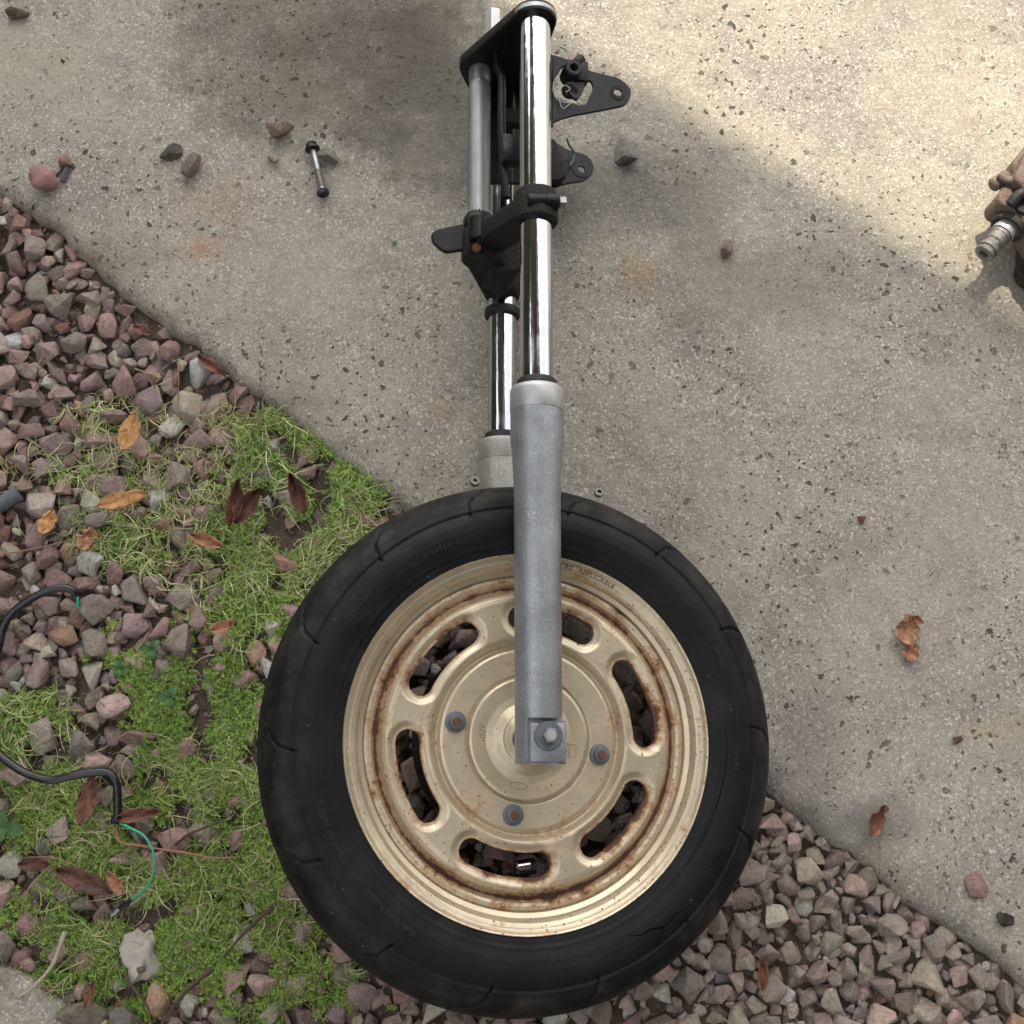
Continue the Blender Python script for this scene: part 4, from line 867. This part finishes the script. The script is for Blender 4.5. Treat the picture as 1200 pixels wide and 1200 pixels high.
# white quartz, grey hose piece, concrete corner
def rock(name, p, s, seed, mat_col, label, cat, mat=M_stone, sub=3, amp=.28):
    bm = bmesh.new(); bmesh.ops.create_icosphere(bm, subdivisions=sub, radius=1)
    for v in bm.verts:
        c = v.co.normalized(); v.co = c*(1+amp*noise.noise(c*1.3+Vector((seed, 0, 0)))+amp*.4*noise.noise(c*4+Vector((seed, 5, 0)))+amp*.22*noise.noise(c*9+Vector((seed, 9, 0)))); v.co = Vector([max(-.8, min(.8, v.co[i])) if i == 2 else v.co[i] for i in range(3)]); v.co = Vector([v.co[i]*s[i] for i in range(3)])
    me = bpy.data.meshes.new(name); bm.to_mesh(me); bm.free(); o = link(name, me, mat, None, 60); o.location = p; o.color = (*mat_col, 1); tag(o, label, cat); return o
q = pix(167, 1122, -.012); rock('quartz_stone', (q.x, q.y, -.014), (.0185, .022, .014), 3, (.56, .53, .47), 'large white quartz stone with a dark hollow, lying in the moss below the green wire', 'stone', amp=.7).rotation_euler = (0, 0, -.5)
lo_ = rock('hollow_patch', (q.x+.002, q.y-.010, -.0035), (.0045, .0035, .0025), 7, (.07, .065, .06), 'x', 'stone', sub=2)
for k_ in ('label', 'category'): del lo_[k_]
lo_.parent = bpy.data.objects['quartz_stone']; lo_.matrix_parent_inverse = Matrix.Translation((-q.x, -q.y, .014)); lo_.parent.rotation_euler = (0, 0, 0)
q = pix(-10, 1205, -.02); rock('concrete_block', (q.x, q.y, -.030), (.085, .062, .034), 12, (1, 1, 1), 'rounded grey concrete lump in the bottom left corner', 'concrete block', M_conc, 4, .12)
q = pix(85, 1192, -.02); loose(88, 1196, 48, 26, 10, (.21, .19, .15), 'flat greyish stone beside the concrete lump at the bottom left', .5, 17).location.z = -.016
tube_pts = [pix(-15, 596, -.004), pix(2, 590, -.003), pix(22, 578, -.005)]
o = tube('grey_hose_piece', tube_pts, .0085, simple('slate_blue', (.11, .125, .14), .5, 0, 200, .4, .0006), None, 14); tag(o, 'smooth slate blue grey stub lying in the gravel at the left edge', 'stub')

# ------------------------------------------------------------------ cables and wires
o = tube('black_cable', [pix(-25, 800, -.004), pix(-4, 765, .004), pix(4, 735, .006), pix(18, 715, .007), pix(45, 697, .008), pix(70, 689, .008), pix(85, 692, .006), pix(89, 700, .001)], .0042, M_cable, None, 14, 10); tag(o, 'black cable end over gravel at the left edge with a short green tip', 'cable')
tube('bare_wire', [pix(88, 694, .003), pix(91, 702, .003), pix(91, 712, -.001)], .0016, M_green, o, 8)
K = empty('black_wiring_loom', pix(100, 910)); kp = Vector(K.location); tag(K, 'longer black cable snaking across the moss and ending in a green wire', 'cable')
def kt(name, pts, r, m, par, N=14): return tube(name, [pix(*q)-kp for q in pts], r, m, par, N, 10)
kt('cable_sheath', [(-30, 850, .002), (-5, 880, .006), (15, 897, .007), (35, 908, .008), (60, 914, .010), (85, 909, .012), (108, 905, .012), (127, 906, .012), (136, 918, .011), (138, 940, .008), (137, 962, .005)], .0042, M_cable, K)
gw = kt('green_wire', [(138, 963, .005), (152, 970, .010), (168, 979, .013), (178, 994, .014), (181, 1012, .013), (178, 1030, .010), (168, 1043, .006), (153, 1055, .002)], .0013, M_green, K, 8)
kt('wire_boot', [(154, 1054, .002), (147, 1060, .001), (139, 1066, -.002)], .0024, M_rubber, gw, 10); kt('wire_terminal', [(140, 1064, -.001), (136, 1068, -.002), (131, 1071, -.004)], .0032, M_steel, gw, 8)
kt('tape', [(136, 957, .006), (135, 965, .005)], .0047, M_rubber, K)
q = pix(51, 210, .01); rock('loose_stone', (q.x, q.y, .010), (.0155, .0142, .0115), 21, (.33, .18, .175), 'round mauve stone on the slab just above the gravel', 'stone', amp=.45)
# stems and twigs
def twig(pts, r, m, name, label, cat):
    pp = [pix(*q) for q in pts]; o = tube(name, pp, lambda t: r*(1-.5*t)*(1+.12*math.sin(t*21)), m, None, 8, 8); tag(o, label, cat); return o
twig([(137, 968, 0), (138, 980, .002), (143, 988, .004), (165, 991, .006), (185, 995, .007), (215, 999, .007), (250, 1005, .006), (275, 1005, .003)], .0017, M_twig_red, 'bare_twig', 'thin reddish stem running right from under the green wire', 'stem')
twig([(76, 1092, .006), (70, 1110, .007), (62, 1130, .006), (48, 1148, .003), (32, 1162, .0), (18, 1170, -.006)], .0026, M_pale, 'pale_twig', 'pale curved bare twig above the concrete lump at lower left', 'twig')
twig([(320, 1063, .004), (305, 1075, .004), (292, 1088, .004), (280, 1100, .002), (262, 1122, -.004)], .0024, M_twig, 'brown_twig', 'dark twig slanting through the moss left of the tyre bottom', 'twig')
twig([(250, 1135, .0), (230, 1150, .003), (212, 1168, .003), (200, 1185, .0), (188, 1202, -.003)], .0026, M_twig, 'brown_twig', 'dark twig among stones at the bottom edge right of the quartz stone', 'twig')
twig([(145, 1140, .0), (158, 1160, .002), (172, 1178, .002), (178, 1200, .0)], .0016, M_twig, 'thin_twig', 'thin brown twig below the quartz stone', 'twig')
twig([(205, 990, -.004), (220, 978, -.002), (240, 970, .0), (262, 960, -.002)], .0018, M_twig, 'thin_twig', 'thin twig above the reddish stem near the tyre', 'twig')
twig([(30, 1005, -.002), (60, 1005, .003), (85, 1013, .004), (100, 1022, .0)], .0008, M_twig_red, 'grass_stalk', 'hair-thin reddish stem over the brown leaf left of the green wire', 'stem')
twig([(0, 650, -.002), (30, 645, .002), (62, 638, .002), (95, 630, -.004)], .0010, M_twig_red, 'grass_stalk', 'thin brown stem lying over gravel above the upper cable end', 'stem')
twig([(209, 430, 0), (209, 455, .006), (208, 480, .0)], .0006, M_twig_red, 'grass_stalk', 'upright hair-thin stem near the slab edge at upper left', 'stem')
# leaves
def leaf(u, v, ln, wd, ang, mat, label, curl=.25, z=.004, fold=.15, name='fallen_leaf', ragged=.16, half_=None):
    n, m_ = 18, 8; V_ = []; F_q = []; Ln = ln*.00093; Wd = wd*.00093
    sd0 = rnd.uniform(0, 50)
    for i in range(n+1):
        t = i/n; w_ = Wd/2*(math.sin(math.pi*min(1, max(0, t))**.85))**.8 if 0 < t < 1 else Wd*.01
        if half_ and t > half_: w_ = w_
        for j in range(m_+1):
            s = (j/m_*2-1); jx = ragged*Wd*noise.noise(Vector((t*5+sd0, s*2, 0)))
            x = (t-.5)*Ln; y = s*w_+jx*(abs(s)); zz = fold*Wd*abs(s)**1.2*(1 if fold > 0 else 1)+curl*Ln*((t-.5)**2)*1.2+.14*Wd*noise.noise(Vector((t*4+sd0, s*2, 4)))+.05*Wd*noise.noise(Vector((t*13+sd0, s*5, 4)))-.0002
            if j == m_//2: zz -= .0004
            V_.append((x, y, zz))
    for i in range(n):
        for j in range(m_): a = i*(m_+1)+j; F_q.append((a, a+1, a+m_+2, a+m_+1))
    o = obj(name, V_, F_q, mat, None, 180); sm_ = o.modifiers.new('s', 'SOLIDIFY'); sm_.thickness = .0004
    p = pix(u, v, z); o.location = p; o.rotation_euler = (rnd.gauss(0, .08), rnd.gauss(0, .08), R_(ang)); tag(o, label, 'leaf'); 
    tube('midrib', [Vector((-.5*Ln, 0, curl*Ln*.3)), Vector((-.2*Ln, 0, .0002)), Vector((.2*Ln, 0, .0002)), Vector((.45*Ln, 0, curl*Ln*.24))], .00035, mat, o, 5, 4)
    return o
leaf(152, 506, 48, 25, 75, M_leaf_orange, 'clean orange leaf standing out on the moss, nearly upright oval', .1, .010, 0.08, ragged=.03)
leaf(145, 585, 58, 20, 15, M_leaf_orange, 'long narrow orange leaf lying across the pale grass below the oval one', .15, .010, .12)
leaf(56, 612, 30, 22, 65, M_leaf_orange, 'broken piece of orange leaf by a round brown stone at left', .1, .006, .05, ragged=.25)
leaf(102, 632, 28, 22, 60, M_leaf_tan, 'crumpled tan leaf scrap at the edge of the moss', .1, .004, .1, ragged=.5)
leaf(278, 590, 55, 18, 80, M_leaf_brown, 'glossy dark brown leaf curled upright, left of a matching pair', .5, .012, .5)
leaf(290, 595, 50, 24, 60, M_leaf_brown, 'dark brown curled leaf behind the upright one in the moss', .4, .009, .4)
leaf(350, 580, 50, 20, 110, M_leaf_brown, 'dark curled leaf between moss and slab edge above the tyre', .5, .006, .5)
leaf(250, 432, 48, 14, -38, M_leaf_red, 'reddish brown folded leaf tucked against the slab edge', .2, .0, .5)
leaf(168, 388, 26, 12, -25, M_leaf_red, 'reddish leaf scrap under stones near the slab at upper left', .2, -.002, .3)
leaf(105, 937, 56, 22, 80, M_leaf_red, 'red brown dry leaf under the longer black cable', .2, .0, .25, ragged=.3)
leaf(165, 955, 50, 14, 10, M_leaf_red, 'red brown curled leaf just right of the cable end', .3, .001, .5, ragged=.2)
leaf(100, 1033, 66, 22, -22, M_leaf_brown, 'large dark brown leaf lying left of the green wire loop', .12, .006, .22)
leaf(42, 1012, 36, 15, 0, M_leaf_brown, 'dull brown leaf at far left below the longer cable', .2, .0, .2)
leaf(137, 1035, 30, 14, -50, M_leaf_tan, 'small pale brown leaf scrap inside the green wire loop', .2, .006, .3, ragged=.3)
leaf(243, 635, 42, 16, -20, M_leaf_tan, 'tan curled leaf among stones left of the tyre top', .3, .002, .4)
leaf(263, 735, 30, 14, 20, M_leaf_tan, 'small tan leaf on stones left of the tyre', .3, .0, .4)
leaf(106, 1165, 28, 10, 75, M_leaf_red, 'small red leaf upright in the moss near the bottom left', .2, .002, .3)
leaf(893, 1140, 34, 12, 85, M_leaf_red, 'thin reddish leaf stuck between the stones right of the tyre bottom', .2, -.002, .5)
leaf(1063, 738, 36, 26, 60, M_leaf_tan, 'crumpled orange brown leaf lying alone on the concrete at right', .25, .004, .25, ragged=.5)
leaf(1067, 765, 22, 18, 50, M_leaf_tan, 'small torn half of the crumpled leaf on the concrete', .2, .003, .15, ragged=.3)
leaf(1026, 961, 36, 16, 62, M_leaf_red, 'dark red curled leaf on the slab just above the gravel corner', .4, .005, .5, ragged=.3)
leaf(462, 285, 7, 5, 30, M_grass_leaf if 'M_grass_leaf' in globals() else simple('green_leaf', (.06, .16, .04), .5, 0, 100, .2, 0), 'tiny green leaf fleck on the slab left of the fork', .1, .001, .1)
# broadleaf seedlings in the moss
M_seed = simple('clover_green', (.045, .12, .03), .5, 0, 90, .3, .0003)
for k_, (u, v, r, lb) in enumerate(((145, 785, 9, 'small three-leaved green seedling beside the mauve stone above the cable bend'), (200, 818, 11, 'dark green seedling rising from the gravel edge of the largest moss patch'), (10, 970, 16, 'broad green leaf rosette at the left edge below the longer cable'), (180, 762, 10, 'small green seedling right of the gravel patch near the largest moss'))):
    e_ = empty('seedling', pix(u, v, -.002)); tag(e_, lb, 'seedling')
    for j in range(4 if k_ != 2 else 3):
        a = j*2.1+k_; Ln = r*.0012; V_ = []; F_q = []
        for i in range(7):
            t = i/6; w_ = Ln*.36*math.sin(math.pi*(.06+.9*t))
            for s_ in (-1, 0, 1): V_.append(Vector((math.cos(a)*Ln*t-math.sin(a)*w_*s_, math.sin(a)*Ln*t+math.cos(a)*w_*s_, .006+.004*math.sin(t*3)+.0012*abs(s_))))
            if i:
                b = len(V_)-6; F_q += [(b, b+1, b+4, b+3), (b+1, b+2, b+5, b+4)]
        obj('leaf', V_, F_q, M_seed, e_, 180)
    tube('stem', [Vector((0, 0, -.014)), Vector((.001, 0, -.004)), Vector((0, 0, .006))], .0007, M_seed, e_, 6, 3)

# ------------------------------------------------------------------ added out-of-view blockers that shape sun, skylight and reflections
ba, bb = pix(700, 66), pix(1200, 368); ld = (bb-ba).normalized(); ln_ = Vector((-ld.y, ld.x, 0)); ln_ = ln_ if ln_.y > 0 else -ln_
RZ = 4.2; shift = Vector((sd.x, sd.y, 0))/sd.z*RZ; e0 = (ba+bb)/2+shift
c4 = [e0-ld*3.5, e0+ld*4.5, e0+ld*4.5-ln_*2.45, e0-ld*3.5-ln_*2.45]
rf = obj('sun_blocker', [(p.x, p.y, RZ) for p in c4]+[(p.x, p.y, RZ+.16) for p in c4], [(3, 2, 1, 0), (4, 5, 6, 7), (0, 1, 5, 4), (1, 2, 6, 5), (2, 3, 7, 6), (3, 0, 4, 7)], M_sun_blocker, None, 0)  # added unseen panel, placed to cast the diagonal shade on the slab
tag(rf, 'added overhead panel, out of view, that shades the lower left of the slab', kind='structure')

wc = Vector((1.35, -1.25, 0)); wd_ = Vector((.62, .78, 0)).normalized(); wt = Vector((wd_.y, -wd_.x, 0))*.25
c4 = [wc-wd_*3.2, wc+wd_*2.2, wc+wd_*2.2+wt, wc-wd_*3.2+wt]
hw = obj('right_sky_blocker', [(p.x, p.y, -.1) for p in c4]+[(p.x, p.y, 3.4) for p in c4], [(0, 1, 5, 4), (1, 2, 6, 5), (2, 3, 7, 6), (3, 0, 4, 7), (4, 5, 6, 7)], M_right_blocker, None, 0)  # added unseen dark panel that cuts skylight from the lower right
tag(hw, 'added dark brown panel, out of view at the lower right, blocking skylight', kind='structure')

hd = [(-3.4, -3.5), (-2.6, -3.5), (-2.6, 2.5), (-3.4, 2.5)]; V_ = []; F_q = []
for j in range(13):
    for i in range(61):
        y = -3.5+i*.1; z = -.1+j*.25; V_.append((-2.6+.25*noise.noise(Vector((y*2.3, z*2.3, 0)))-(.0 if j < 12 else .2), y, z+.2*noise.noise(Vector((y*1.1, 3, 1)))*(j/12)))
for j in range(12):
    for i in range(60): a = j*61+i; F_q.append((a, a+1, a+62, a+61))
k = len(V_); V_ += [(-3.4, -3.5+i*.1, 2.9) for i in range(61)]+[(-3.4, -3.5+i*.1, -.1) for i in range(61)]
for i in range(60): F_q += [(12*61+i, 12*61+i+1, k+i+1, k+i), (k+i, k+i+1, k+62+i, k+61+i)]
hg = obj('left_sky_blocker', V_, F_q, M_left_blocker, None, 60); tag(hg, 'added dark green bank, out of view at the left, cutting the skylight', kind='structure')  # added unseen bank that limits left skylight and darkens chrome reflections
